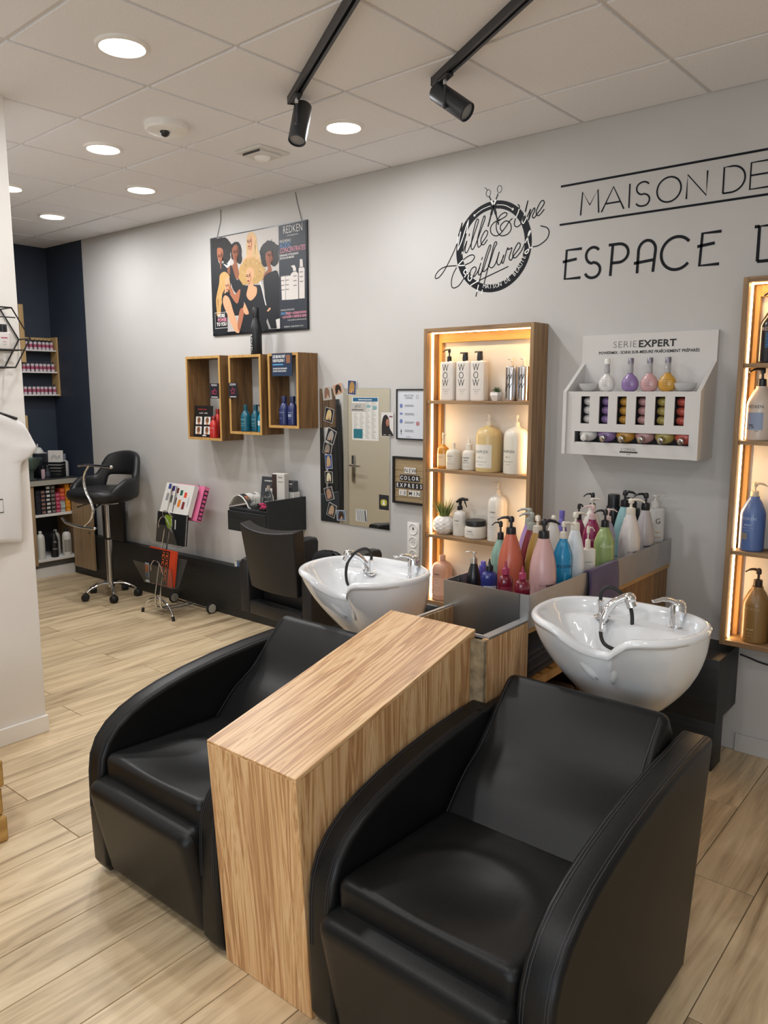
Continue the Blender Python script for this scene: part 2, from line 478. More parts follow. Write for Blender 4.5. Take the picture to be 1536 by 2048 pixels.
# the white partition at the left with a cream door round its corner (seen in the mirror)
PX, PY = -3.64, -1.965
part = struct('wall_partition', MB().rbox(-5.75, PX, -4.6, PY, 0, CEIL + .008, .004, 1), M_WALL_LIT, smooth=False)
door = struct('door_1', MB().box(-5.12, -4.22, PY, PY + .035, .01, 2.10), mat('cream_door', '#cfc6b2', 0.45), smooth=False)
MB().rbox(-5.075, -5.03, PY + .035, PY + .045, .80, 1.06, .004, 2).tube(cr([(-5.052, PY + .045, .965), (-5.052, PY + .09, .965), (-5.03, PY + .10, .965), (-4.92, PY + .10, .965)], 5), .010).build('handle', M_CHRD, door)
MB().box(-5.175, -5.12, PY, PY + .05, 0, 2.15).box(-4.22, -4.165, PY, PY + .05, 0, 2.15).box(-5.12, -4.22, PY, PY + .05, 2.10, 2.15).build('door_frame', mat('door_trim', '#b5afa2', 0.5), door, smooth=False)
struct('baseboard_partition', MB().rbox(PX, PX + .016, -4.6, PY + .004, 0, .085, .003, 2), M_WHT, smooth=False)
struct('baseboard_back', MB().rbox(-.935, XR, -.014, 0, 0, .085, .003, 2), M_WALL, smooth=False)
struct('baseboard_right', MB().rbox(XR - .014, XR, YF, -.015, 0, .085, .003, 2), M_WHT, smooth=False)
# ------------------------------------------------------------ ceiling fittings
dl_names = ['white ceiling downlight nearest the upper left, largest of those seen', 'round ceiling downlight beside the short black track spotlight, near the wall', 'ceiling downlight left of the white dome camera', 'ceiling downlight between the dome camera and the wall with the poster', 'ceiling downlight half hidden by the white partition edge', 'ceiling downlight farthest back, nearest the navy wall']
dl0 = None
for n, (x, y) in enumerate(LIGHTS_VIEW + LIGHTS_UNSEEN):
    if dl0 is None:
        t = thing('ceiling_downlight', dl_names[0], 'ceiling light', (x, y, CEIL), 0, 'round ceiling downlights')
        MB().lathe([(.082, -.001), (.082, -.010), (.086, -.013), (.092, -.012), (.099, -.006), (.101, 0), (.101, .004), (.08, .004)], 32, cap=False).build('trim_ring', M_WHT, t)
        MB().lathe([(.0825, -.008), (.06, -.0085), (1e-6, -.009)], 32, cap=False).build('diffuser', M_DISC, t)
        dl0 = t
    else:
        dup(dl0, 'ceiling_downlight', loc=(x, y, CEIL), label=dl_names[n] if n < 6 else 'ceiling downlight ' + ['over the foot end of the wash chairs, above the view', 'in the middle of the front room behind the camera', 'over the floor before the left wash chair, above the view', 'over the floor right of the right wash chair, unseen, added to brighten it', 'at the right of the front room behind the camera'][n - 6])
def track(name, label, a, b, head_label, head_at, aim, roll):
    a, b = Vector((*a, 0)), Vector((*b, 0)); d = b - a; l = d.length; ang = math.atan2(d.y, d.x)
    t = thing('track_rail', label, 'light track', (a.x, a.y, CEIL), ang)
    rail = MB().box(0, l, -.018, -.006, -.032, 0).box(0, l, .006, .018, -.032, 0).box(0, l, -.006, .006, -.012, 0)
    rail.build('rail', M_TRACK, t, smooth=False)
    MB().box(-.004, 0, -.019, .019, -.034, 0).build('end_cap', M_TRACK, t, smooth=False)
    p = a + d.normalized() * head_at
    h = thing('track_spotlight', head_label, 'spotlight', (p.x, p.y, CEIL - .032), ang)
    MB().rbox(-.05, .05, -.016, .016, -.012, 0, .003, 2).build('adapter', M_TRACK, h)
    MB().tube([(0, 0, -.012), (0, 0, -.030)], .008).build('swivel', M_CHR, h)
    MB().tube([(0, 0, -.030), (0, 0, -.11)], .0055).sphere((0, 0, -.112), .009).build('stem', M_TRACK, h)
    q = Euler(aim).to_matrix().to_4x4()
    b_ = MB(); b_.m = Matrix.Translation(roll) @ q
    b_.lathe([(.001, .10), (.036, .10), (.040, .095), (.040, -.085), (.036, -.088), (.0355, -.07), (.001, -.07)], 28)
    b_.build('lamp_body', M_TRACK, h)
    c_ = MB(); c_.m = b_.m.copy()
    c_.lathe([(.034, -.072), (.034, -.078), (1e-6, -.080)], 24, cap=False)
    c_.build('lens', mat('spot_lens', '#8d8f92', 0.25), h)
track('track_rail', 'black ceiling track on the left, ending over the poster side', (-2.672, -1.142), (-1.55, -1.835), 'black cylinder spotlight pointing down from the left ceiling track', .10, (R_(-14), R_(-20), 0), (-.075, .03, -.09))
track('track_rail', 'black ceiling track on the right, ending above the lit shelf', (-2.058, -.905), (-.95, -1.567), 'black cylinder spotlight tilted to the right on the right ceiling track', .10, (R_(30), R_(-46), 0), (-.01, .04, -.088))
t = thing('dome_camera', 'white round surveillance camera with dark eye under the ceiling', 'camera', (-3.407, -1.282, CEIL))
MB().lathe([(.105, 0), (.105, -.02), (.098, -.034), (.07, -.046), (.03, -.05), (1e-6, -.05)], 32, cap=False).build('housing', M_WHT, t)
MB().sphere((.028, -.03, -.048), .024, n=16).build('dome_lens', M_BLK, t)
MB().lathe([(.008, -.004), (1e-6, -.006)], 10, (-.06, -.066, -.03), cap=False).build('sensor_window', M_STEELD, t)
t = thing('presence_sensor', 'square white ceiling sensor with grey slots near the wall', 'sensor', (-3.385, -.681, CEIL), TH)
MB().rbox(-.105, .105, -.105, .105, -.012, 0, .004, 2).build('plate', M_WLAM, t)
MB().rbox(-.075, .075, -.075, .075, -.028, -.011, .006, 2).build('housing', M_WLAM, t)
MB().box(-.078, -.076, -.07, .07, -.024, -.012).box(-.07, .07, -.078, -.076, -.024, -.012).build('slot', M_STEELD, t, smooth=False)
MB().sphere((0, 0, -.024), .045, .045, .03).build('lens_dome', M_WHT, t)
# ============================================================ wash chairs
def cushion(mb, w, l, h, r, f=None, n=26, rc=0.05):
    """padded block: rounded top edges, top height h plus f(x, y), base at 0"""
    def m(t, a): return a * math.sin(PI * (t - .5))
    def z(x, y):
        dx, dy = w / 2 - abs(x), l / 2 - abs(y)
        d = min(dx, dy)
        if dx < rc and dy < rc: d = rc - math.hypot(rc - dx, rc - dy)
        d = max(0.0, min(d, r))
        return h - (r - math.sqrt(max(0, r * r - (r - d) ** 2))) + (f(x, y) if f else 0) * min(1, d / r)
    P = []
    for j in range(n + 1):
        for i in range(n + 1):
            x, y = m(i / n, w / 2), m(j / n, l / 2)
            dx, dy = w / 2 - abs(x), l / 2 - abs(y)
            if dx < rc and dy < rc:          # round the plan corners
                q = math.hypot(rc - dx, rc - dy)
                if q > rc:
                    k_ = rc / q
                    x = math.copysign(w / 2 - rc + (rc - dx) * k_, x); y = math.copysign(l / 2 - rc + (rc - dy) * k_, y)
            P.append((x, y, z(x, y)))
    ix = lambda i, j: j * (n + 1) + i
    ring = [ix(i, 0) for i in range(n)] + [ix(n, j) for j in range(n)] + [ix(n - i, n) for i in range(n)] + [ix(0, n - j) for j in range(n)]
    fs = [(ix(i, j), ix(i + 1, j), ix(i + 1, j + 1), ix(i, j + 1)) for i in range(n) for j in range(n)]
    base = len(P)
    P += [(P[a][0] * .985, P[a][1] * .985, 0) for a in ring]
    k = len(ring)
    fs += [(ring[(i + 1) % k], ring[i], base + i, base + (i + 1) % k) for i in range(k)]
    fs.append(tuple(base + i for i in range(k)))
    return mb.add(P, fs)
ARM = [(.40, .02), (-.415, .02), (-.432, .05), (-.438, .25), (-.436, .38), (-.428, .44), (-.405, .492), (-.365, .535), (-.31, .570), (-.24, .598), (-.15, .622), (-.04, .644), (.10, .662), (.25, .674), (.40, .680), (.52, .680), (.536, .672), (.540, .655)]
def wash_chair(cx, label, notch=False):
    t = thing('wash_chair', label, 'salon chair', (cx, -2.0, 0), 0, 'black wash chairs')
    for s, x0, x1 in ((-1, -.352, -.262), (1, .262, .352)):
        if s < 0 and notch:       # the cabinet stands close behind this arm: its rear end is slimmer
            cut = .322
            zc = .677
            a = MB().prism([(cut, .02)] + ARM[1:14] + [(cut, zc)], 0, x0, x1, .016, 4).prism([(.40, .02), (cut - .05, .02), (cut - .05, zc)] + ARM[15:], 0, x0 + .050, x1 - .001, .014, 4).build('arm', M_LEA, t, angle=55)
        else:
            a = MB().prism(ARM, 0, x0, x1, .016, 4).build('arm', M_LEA, t, angle=55)
        sb = MB()
        for xx in (x0 + .0135, x0 + .021, x1 - .021, x1 - .0135):
            sb.tube([(xx, p[0] + (-.0004 if i < 6 else 0), p[1] + (.0004 if i >= 6 else 0)) for i, p in enumerate(ARM[3:14 if s < 0 and notch else -2])], .0012, 5)
        sb.build('seam', M_STITCH, a)
    def sag(x, y):
        q = math.exp(-((x * .95) ** 2 + (y + .03) ** 2) / .020)
        ring_ = .010 * math.exp(-((math.hypot(x * .9, (y + .07)) - .155) / .028) ** 2) * (1 / (1 + math.exp(-(y + .06) * 30)))
        return -.026 * q + ring_ + .004 * math.sin(9 * y + 3 * x) * math.exp(-(x / .2) ** 2)
    b = MB(); b.m = Matrix.Translation((0, -.185, .315)) @ Matrix.Rotation(R_(-2), 4, 'X')
    cushion(b, .522, .485, .140, .026, sag, 34, .03).build('seat', M_LEA, t, angle=70)
    # back: leaning cushion with a rolled head edge
    ang = math.atan2(.345, .385)
    def puff(x, y): return .012 * (1 - (x / .28) ** 2) + .010 * math.exp(-((y + .10) / .10) ** 2) - .016 * math.exp(-((y - .03) / .09) ** 2)
    b = MB(); b.m = Matrix.Translation((0, .225, .565)) @ Matrix.Rotation(ang, 4, 'X') @ Matrix.Translation((0, 0, -.07))
    cushion(b, .530, .555, .095, .022, puff, 30, .03)
    bk = b.build('backrest', M_LEA, t, angle=70)
    sb = MB(); sb.m = b.m.copy()
    for xx in (-.243, .243):
        sb.tube([(xx, -.25 + .5 * i / 12, .099 + puff(xx, -.25 + .5 * i / 12)) for i in range(13)], .0013, 5)
    sb.build('seam', M_STITCH, bk)
    MB().rbox(-.262, .262, -.40, .36, .03, .325, .006, 2).build('seat_box', M_LEA2, t)
    MB().rbox(-.262, .262, .36, .47, .12, .52, .012, 2).build('rear_panel', M_LEA2, t)
    b = MB(); b.m = Matrix.Translation((0, -.378, .215)) @ Matrix.Rotation(R_(12), 4, 'X') @ Matrix.Rotation(R_(90), 4, 'X')
    cushion(b, .550, .365, .078, .034, None, 26, .035).build('footrest', M_LEA, t, angle=70)
    MB().box(-.24, .24, -.37, .30, 0, .03).build('plinth', M_BLK, t, smooth=False)
    return t
wash_chair(-.978, 'black leather wash chair in the foreground, right of the wooden console', True)
wash_chair(-2.050, 'black leather wash chair left of the wooden console, partly hidden by it')

# ============================================================ console between the chairs
con = thing('console_table', 'striped wooden console with sloping top standing between the two wash chairs', 'console', (-1.515, -2.0, 0))
hw = .178
A, B, C_, D_ = (-.4155, 0), (-.46, .708), (.357, .904), (.357, 0)   # y,z corners of its side
th = .004
sl = math.atan2(B[1] - C_[1], B[0] - C_[0])
def slab(name, p, q, m, w=hw, t=.012, x0=None, x1=None):
    d = Vector((0, q[0] - p[0], q[1] - p[1])); l = d.length
    b = MB().rbox(x0 if x0 is not None else -w, x1 if x1 is not None else w, 0, l, -t, 0, .0012, 1)
    o = b.build(name, m, con, (0, p[0], p[1]), (math.atan2(d.z, d.y), 0, 0), smooth=False)
    return o
slab('top_panel', B, C_, M_ZY)
fp = MB().rbox(-hw, hw, 0, .018, 0, .700, .0012, 1)
fr_ang = math.atan2(A[0] - B[0], B[1])
fp.build('front_panel', M_ZZ, con, (0, A[0], .001), (fr_ang, 0, 0), smooth=False)
for s in (-1, 1):
    MB().prism([(A[0] + .008, 0.0), (B[0] + .0085, .696), (C_[0] - .001, .892), (D_[0] - .001, 0.0)], 0, s * hw - s * .0005, s * (hw - .016)).build('side_panel', M_ZZ, con, smooth=False)
MB().box(-hw + .016, hw - .016, C_[0] - .016, C_[0], 0, .885).build('rear_panel', M_ZZ, con, smooth=False)

# ============================================================ wash cabinet with trough and bottle tray
cab = thing('wash_cabinet', 'wood and steel wash cabinet with open trough and bottle tray behind the console', 'cabinet', (-1.465, -.70, 0))
def W_(x, y, z=0): return (x + 1.465, y + .70, z)
X0, X1 = -1.645, -1.285
def cb(x0, x1, y0, y1, z0, z1): return (x0 + 1.465, x1 + 1.465, y0 + .70, y1 + .70, z0, z1)
MB().box(*cb(X1 - .018, X1, -1.655, -1.385, 0, .880)).build('trough_side', M_ZZ, cab, smooth=False)
MB().box(*cb(X0 + .03, X0 + .048, -1.640, -1.385, 0, .880)).build('trough_side', M_ZZ, cab, smooth=False)
MB().box(*cb(-1.336, X1, -1.672, -1.655, 0, .878)).build('trough_end_strip', mat('chipboard', '#8b7a5f', 0.8, noise=.45, nscale=28), cab, smooth=False, label='raw mottled chipboard edge strip')
tr = MB()
tx0, tx1, ty0, ty1 = X0 + .03, X1, -1.642, -1.389
for bx in ((tx0, tx0 + .012, ty0, ty1), (tx1 - .030, tx1, ty0, ty1), (tx0 + .012, tx1 - .030, ty0, ty0 + .012)): tr.box(*cb(*bx, .878, .886))
tr.build('trough_rim', M_STEEL, cab, smooth=False)
MB().box(*cb(tx0 + .012, tx0 + .014, ty0 + .012, ty1, .70, .878)).box(*cb(tx1 - .032, tx1 - .030, ty0 + .012, ty1, .70, .878)).box(*cb(tx0 + .012, tx1 - .03, ty0 + .010, ty0 + .012, .70, .878)).box(*cb(tx0 + .012, tx1 - .03, ty1 - .002, ty1, .70, .878)).box(*cb(tx0 + .012, tx1 - .03, ty0 + .01, ty1, .698, .70)).build('trough_lining', M_STEELD, cab, smooth=False)
# tray
TZ = .973
MB().box(*cb(X1 - .003, X1, -1.386, -.002, .852, TZ)).build('tray_wall', M_STEEL, cab, smooth=False)
MB().box(*cb(X0, X0 + .003, -1.386, -.002, .852, TZ)).build('tray_wall', M_STEEL, cab, smooth=False)
MB().box(*cb(X0 + .003, X1 - .003, -1.386, -1.383, .852, TZ)).box(*cb(X1 - .033, X1 - .003, -1.389, -1.386, .852, TZ)).build('tray_wall', M_STEEL, cab, smooth=False)
MB().box(*cb(X0 + .003, X1 - .035, -1.392, -1.388, .80, TZ + .002)).build('splash_plate', mat('polished_steel', (.46, .46, .46), .28, .9), cab, smooth=False)
MB().box(*cb(X0 + .003, X1 - .003, -1.383, -.002, .894, .897)).build('tray_floor', M_STEEL, cab, smooth=False)
TF = .897
MB().box(*cb(X0 + .01, X1 - .004, -1.38, -.002, .832, .852)).build('tray_support', wood('rail_wood', ['#a5824f', '#b8935c', '#c29d66'], 1, 26, 2), cab, smooth=False)
MB().box(*cb(X1 - .03, X1 - .012, -.93, -.002, 0, .832)).build('side_panel', wood('cab_wood_z', ['#5d4126', '#7d5a35', '#93703f', '#9f7a49'], 2, 40, 2.2, fine=.2), cab, smooth=False)
MB().box(*cb(X0 + .012, X0 + .03, -1.38, -.002, 0, .832)).build('side_panel', M_ZZ, cab, smooth=False)
for zz in (.33, .62):
    for i in range(6):
        y = -1.36 + i * .075
        MB().rbox(*cb(X0 + .032, X1 - .01, y, y + .05, zz, zz + .018), .003, 1).build('shelf_slat', M_PINE, cab, smooth=False)
    MB().box(*cb(X1 - .012, X1 - .002, -1.384, -.932, zz - .004, zz + .026)).build('shelf_rail', M_PINE, cab, smooth=False)
# dark folded towels on the slatted shelves
def folded(name, label, cat, loc, sx, sy, layers, th, m, rz=0, group=None):
    t = thing(name, label, cat, loc, rz, group)
    b = MB()
    for i in range(layers):
        j = .006 * math.sin(i * 2.1)
        b.rbox(-sx / 2 + j, sx / 2 + j, -sy / 2 - j, sy / 2 - j, i * th, (i + 1) * th - .001, th * .42, 3)
    b.build('fabric', m, t)
    return t
M_DT = mat('dark_towel', (.012, .013, .022), .95, bump=.4, bscale=300, sheen=.2)
folded('folded_towel', 'dark navy towel pile on the upper slatted shelf, behind the right basin', 'towel', (-1.45, -1.22, .639), .26, .24, 4, .028, M_DT, .05)
folded('folded_towel', 'brown towel pile on the lower slatted shelf of the wash cabinet', 'towel', (-1.44, -1.10, .349), .26, .30, 5, .034, mat('brown_towel', (.055, .028, .015), .95, bump=.4, bscale=300), -.04)
# purple towel over the tray edge
def drape(u, v):
    y = -.932 + .279 * u + .012 * math.sin(v * 4 + u * 6)
    L = [(-.03, .0), (-.016, .0035), (0, .004), (.0035, -.002), (.006, -.02)]
    s = v * 1.0
    if s < .12: x, z = X1 - .035 + (.035 + .004) * s / .12, TZ + .004 - .05 * (1 - s / .12) ** 2
    else:
        q = (s - .12) / .88
        x, z = X1 + .005 + .012 * q + .004 * math.sin(u * 9 + 1) * q, TZ + .003 - (.135 + .055 * u) * q
    return (x, y - .012 * v * (1 - u), z)
tw = MB().grid(drape, 14, 22)
o = tw.build('hand_towel', mat('purple_towel', '#4a3a63', 0.95, bump=.5, bscale=420, sheen=.3))
md = o.modifiers.new('thickness', 'SOLIDIFY'); md.thickness = .004; md.offset = 1
tag(o, 'purple hand towel hanging over the steel edge of the bottle tray', 'towel')

# ============================================================ wash basins
def basin(cx, label, spray):
    cy = -1.362
    t = thing('wash_basin', label, 'basin', (cx, cy, 0), 0, 'white porcelain wash basins')
    N = 96; ZR = .957
    a_, ex = .274, 2.3
    def rim(ph, low=0.0):
        sx, sy = math.sin(ph), -math.cos(ph)      # ph = 0 is the neck side
        bb = .262 if sy < 0 else .190
        q = (abs(sx / a_) ** ex + abs(sy / bb) ** ex) ** (-1 / ex)
        d = (ph + PI) % (2 * PI) - PI
        g = math.exp(-abs(d / .37) ** 3.6)
        g2 = math.exp(-abs(d / .33) ** 3.0)
        if low: g2 = low * math.exp(-(d / .65) ** 2) * .85 + (1 - low) * g2; g = (1 - low) * g + low * .55 * math.exp(-(d / .7) ** 2)
        q *= 1 - .46 * g2
        return sx * q, sy * q, ZR - .088 * g
    rings = []
    ts = [1, .93, .85, .75, .63, .5, .40, .31, .24, .18, .13, .09, .06]
    def outer(ph, tt):
        x, y, z = rim(ph, min(1, (tt * 1.5) ** 1.1))
        back = .5 - .5 * math.cos(ph)
        e = 1.35 + 1.5 * back
        s = 1 - tt ** e
        bx, by = .115 * math.sin(ph), .115 * -math.cos(ph) * .9 + .085
        zb = .632
        return (bx + (x - bx) * s, by + (y - by) * s, z + (zb - z) * tt)
    rings.append([(.115 * math.sin(2 * PI * i / N), -.103 * math.cos(2 * PI * i / N) + .085, .632) for i in range(N)])
    for tt in ts[1:]: rings.append([outer(2 * PI * i / N, tt) for i in range(N)])
    def off(ph, d, dz):
        x, y, z = rim(ph); l = math.hypot(x, y); k_ = (l - d) / l
        return (x * k_, y * k_, z + dz)
    for d, dz in ((0, -.020), (-.003, -.010), (0, -.002), (.008, .003), (.018, .002), (.026, -.005), (.031, -.018)):
        rings.append([off(2 * PI * i / N, d, dz) for i in range(N)])
    def sm(x, a, b):
        q = min(1, max(0, (x - a) / (b - a))); return q * q * (3 - 2 * q)
    for rho in (.97, .92, .85, .76, .66, .55, .44, .33, .22, .12, .05):
        R2 = []
        for i in range(N):
            ph = 2 * PI * i / N
            x, y, z = off(ph, .033, -.022)
            x, y = x * rho, y * rho + (-.04) * (1 - rho)
            zb = z - .165 * (1 - rho ** 2.6)
            zb = max(zb, .765)
            dk = sm(y, .015, .055)
            zz = zb + (min(z, .912) - zb) * dk
            R2.append((x, y, zz))
        rings.append(R2)
    b = MB()
    vs = [p for r in rings for p in r]; fs = []
    for j in range(len(rings) - 1):
        for i in range(N):
            fs.append((j * N + i, j * N + (i + 1) % N, (j + 1) * N + (i + 1) % N, (j + 1) * N + i))
    fs.append(tuple(range(N))); fs.append(tuple((len(rings) - 1) * N + i for i in range(N)))
    b.add(vs, fs)
    b.build('bowl', M_POR, t, angle=80)
    MB().lathe([(.026, .768), (.024, .772), (.01, .770), (1e-6, .770)], 20, (0, -.045, 0), cap=False).build('drain', M_CHR, t)
    MB().lathe([(.10, .632), (.098, .60), (.085, .595), (.085, .56), (.05, .55)], 28, (0, .085, 0)).build('collar', M_CHRD, t)
    MB().lathe([(.095, .555), (.12, .54), (.125, .50), (.09, .47), (.09, .02), (.16, .012), (.165, 0)], 28, (0, .10, 0)).build('pedestal', mat('pedestal_beige', '#8f877c', .5), t)
    MB().tube([(.085, .06, .64), (.087, .05, .52), (.09, .05, .40)], .009).build('waste_pipe', M_CHR, t)
    # mixer with lever
    mx = MB().lathe([(.030, .908), (.030, .914), (.0245, .918), (.0245, .955), (.0265, .957), (.0265, .985), (.022, .997), (.012, 1.003), (1e-6, 1.004)], 24, (.135, .135, 0), cap=False)
    mx.tube(cr([(.135, .135, .990), (.115, .118, 1.003), (.098, .103, 1.005), (.082, .090, 1.000), (.072, .082, .998)], 4), [.020] * 4 + [.017] * 5 + [.013] * 4 + [.011] * 4, 10, flat=.42)
    mx.build('mixer_tap', M_CHR, t)
    # hose outlet, hose and resting spray
    sp = bpy.data.objects.new('spray_set', None); COL.objects.link(sp); sp.parent = t
    base = Matrix.Translation((-.065, .055, 0)) @ Matrix.Rotation(spray, 4, 'Z')
    b = MB(); b.m = base
    b.lathe([(.017, .912), (.017, .918), (.009, .922), (.009, .955), (.0105, .957), (.0105, .975), (.007, .978)], 16, (-.03, .02, 0))
    b.lathe([(.028, .922), (.028, .928), (.012, .934)], 16, (-.02, .0, 0))
    b.build('hose_outlet', M_CHR, t)
    b = MB(); b.m = base
    b.tube(cr([(-.03, .02, .975), (-.028, .02, 1.004), (-.005, .022, 1.024), (.035, .02, 1.008), (.068, .012, .965), (.078, .0, .915), (.074, -.025, .862), (.055, -.055, .83)], 5), .0062, 10)
    b.tube(cr([(-.012, -.03, .915), (-.016, -.036, .880), (-.004, -.050, .852), (.020, -.064, .842), (.055, -.055, .83)], 5), .0062, 10)
    b.build('hose', M_RUB, t)
    b = MB(); b.m = base
    b.tube(cr([(-.012, -.03, .905), (-.010, -.026, .930), (.000, -.018, .956), (.022, -.006, .982), (.055, .004, 1.000), (.062, .004, 1.000)], 5), [.009] * 4 + [.0135] * 12 + [.014] * 10, 12)
    b.sphere((.066, .004, .996), .021)
    b.tube([(.066, .004, .990), (.076, .000, .968)], [.018, .017], 14)
    b.lathe([(.012, .885), (.012, .908), (.010, .912)], 14, (-.012, -.031, 0))
    b.build('spray_head', M_CHR, t)
    bpy.data.objects.remove(sp)
    return t
basin(-.965, 'white porcelain wash basin behind the foreground chair, nearest the right edge', R_(14))
basin(-2.045, 'white porcelain wash basin farther left, beside the styling chair', R_(218))
# black ledge along the wall
lg = thing('wall_ledge', 'low black ledge box running along the wall under the poster and mirror', 'ledge', (-4.7, -.04, 0))
MB().rbox(-2.09, 2.9, -.035, .039, 0, .385, .004, 2).build('ledge_body', M_BLKW, lg)
lg = thing('wall_box', 'black box unit on the wall behind the right basin', 'ledge', (-1.1, -.15, 0))
MB().rbox(-.17, .155, -.15, .149, .225, .515, .004, 2).build('upper_box', M_BLKW, lg)
MB().rbox(-.17, .150, -.148, -.02, 0, .226, .003, 2).build('leg_panel', M_BLKW, lg)

o = MB().tube(cr([(-.938, -.010, .47), (-.90, -.008, .462), (-.84, -.006, .448), (-.72, -.006, .438), (-.60, -.006, .445), (-.48, -.006, .52)], 5), .004, 6).build('power_cord', M_RUB)
tag(o, 'thin black power cord along the wall under the right lit shelf', 'cord')
# ============================================================ bottles
PROF = {
 'taper': [(.93, 0), (.985, .012), (1, .04), (1, .40), (.985, .50), (.93, .60), (.82, .71), (.67, .82), (.53, .91), (.44, .965), (.40, 1.0)],
 'shoulder': [(.93, 0), (.985, .012), (1, .04), (1, .66), (.98, .70), (.90, .76), (.62, .90), (.47, .95), (.42, .965), (.42, 1.0)],
 'round': [(.93, 0), (.985, .012), (1, .03), (1, .74), (.985, .80), (.93, .86), (.82, .91), (.62, .95), (.40, .972), (.34, .98), (.34, 1.0)],
 'flat': [(.95, 0), (.99, .012), (1, .03), (1, .93), (.97, .965), (.90, .98), (.40, .985), (.36, 1.0)],
 'slope': [(.90, 0), (.97, .015), (1, .05), (.97, .30), (.85, .55), (.66, .78), (.48, .93), (.40, 1.0)],
 'cyl': [(.95, 0), (.99, .01), (1, .02), (1, .97), (.97, .99), (.5, 1.0)],
 'soft': [(.90, 0), (.98, .02), (1, .06), (1, .72), (.97, .80), (.88, .87), (.66, .92), (.45, .95), (.40, .96), (.40, 1.0)],
}
def pump_mb(kind, r, z0, h, yaw):
    """collar, stem and nozzle; nozzle points along yaw"""
    b = MB(); b.m = Matrix.Translation((0, 0, z0)) @ Matrix.Rotation(yaw, 4, 'Z')
    if kind == 'pump':
        b.lathe([(r * .95, -.004), (r, 0), (r * .92, h * .36), (r * .55, h * .40), (r * .28, h * .41), (r * .28, h * .66), (r * .55, h * .68), (r * .6, h * .80), (r * .55, h * .93), (r * .3, h)], 18)
        b.tube(cr([(0, 0, h * .86), (r * .9, 0, h * .92), (r * 1.9, 0, h * .88), (r * 2.75, 0, h * .74)], 4), [r * .5] * 5 + [r * .42] * 4 + [r * .30] * 4, 10, flat=.62)
    elif kind == 'slim':
        b.lathe([(r, -.003), (r, h * .40), (r * .62, h * .42), (r * .62, h * .50), (r * .3, h * .52), (r * .3, h * .78), (r * .75, h * .8), (r * .75, h * .92), (r * .3, h * .96)], 18)
        b.tube(cr([(0, 0, h * .88), (r * 1.3, 0, h * .93), (r * 2.6, 0, h * .86)], 4), [r * .4] * 4 + [r * .3] * 5, 10, flat=.5)
    elif kind == 'block':
        b.lathe([(r, -.003), (r, h * .5), (r * .92, h * .52), (r * .92, h * .95), (r * .8, h)], 18)
        b.tube([(0, 0, h * .9), (r * 1.7, 0, h * .95), (r * 1.9, 0, h * .86)], [r * .5, r * .4, r * .3], 10, flat=.6)
    elif kind == 'trigger':
        b.lathe([(r, -.003), (r, h * .28), (r * .7, h * .32), (r * .6, h * .45)], 16)
        b.tube(cr([(-r * 1.5, 0, h * .62), (-r * .4, 0, h * .80), (r * 1.2, 0, h * .92), (r * 3.3, 0, h * .90)], 4), [r * .55] * 4 + [r * .75] * 5 + [r * .55] * 4, 10, flat=.9)
        b.tube([(0, 0, h * .4), (r * .1, 0, h * .85)], [r * .6, r * .7], 10)
        b.tube(cr([(r * 1.9, 0, h * .84), (r * 2.4, 0, h * .55), (r * 3.1, 0, h * .26)], 4), [r * .3] * 5 + [r * .2] * 4, 8)
    elif kind == 'nozzle':
        b.lathe([(r, -.003), (r, h * .38), (r * .9, h * .40), (r * .42, h * .48), (r * .30, h * .75), (r * .14, h)], 16)
    elif kind == 'cap':
        b.lathe([(r, -.003), (r, h * .9), (r * .9, h), (1e-6, h)], 20, cap=False)
    elif kind == 'mist':
        b.lathe([(r * .8, -.003), (r * .8, h * .3), (r * .5, h * .32), (r * .5, h * .5), (r * .8, h * .52), (r * .8, h * .9), (r * .6, h)], 16)
        b.tube([(0, 0, h * .82), (r * 2.0, 0, h * .86)], [r * .5, r * .42], 8)
    return b
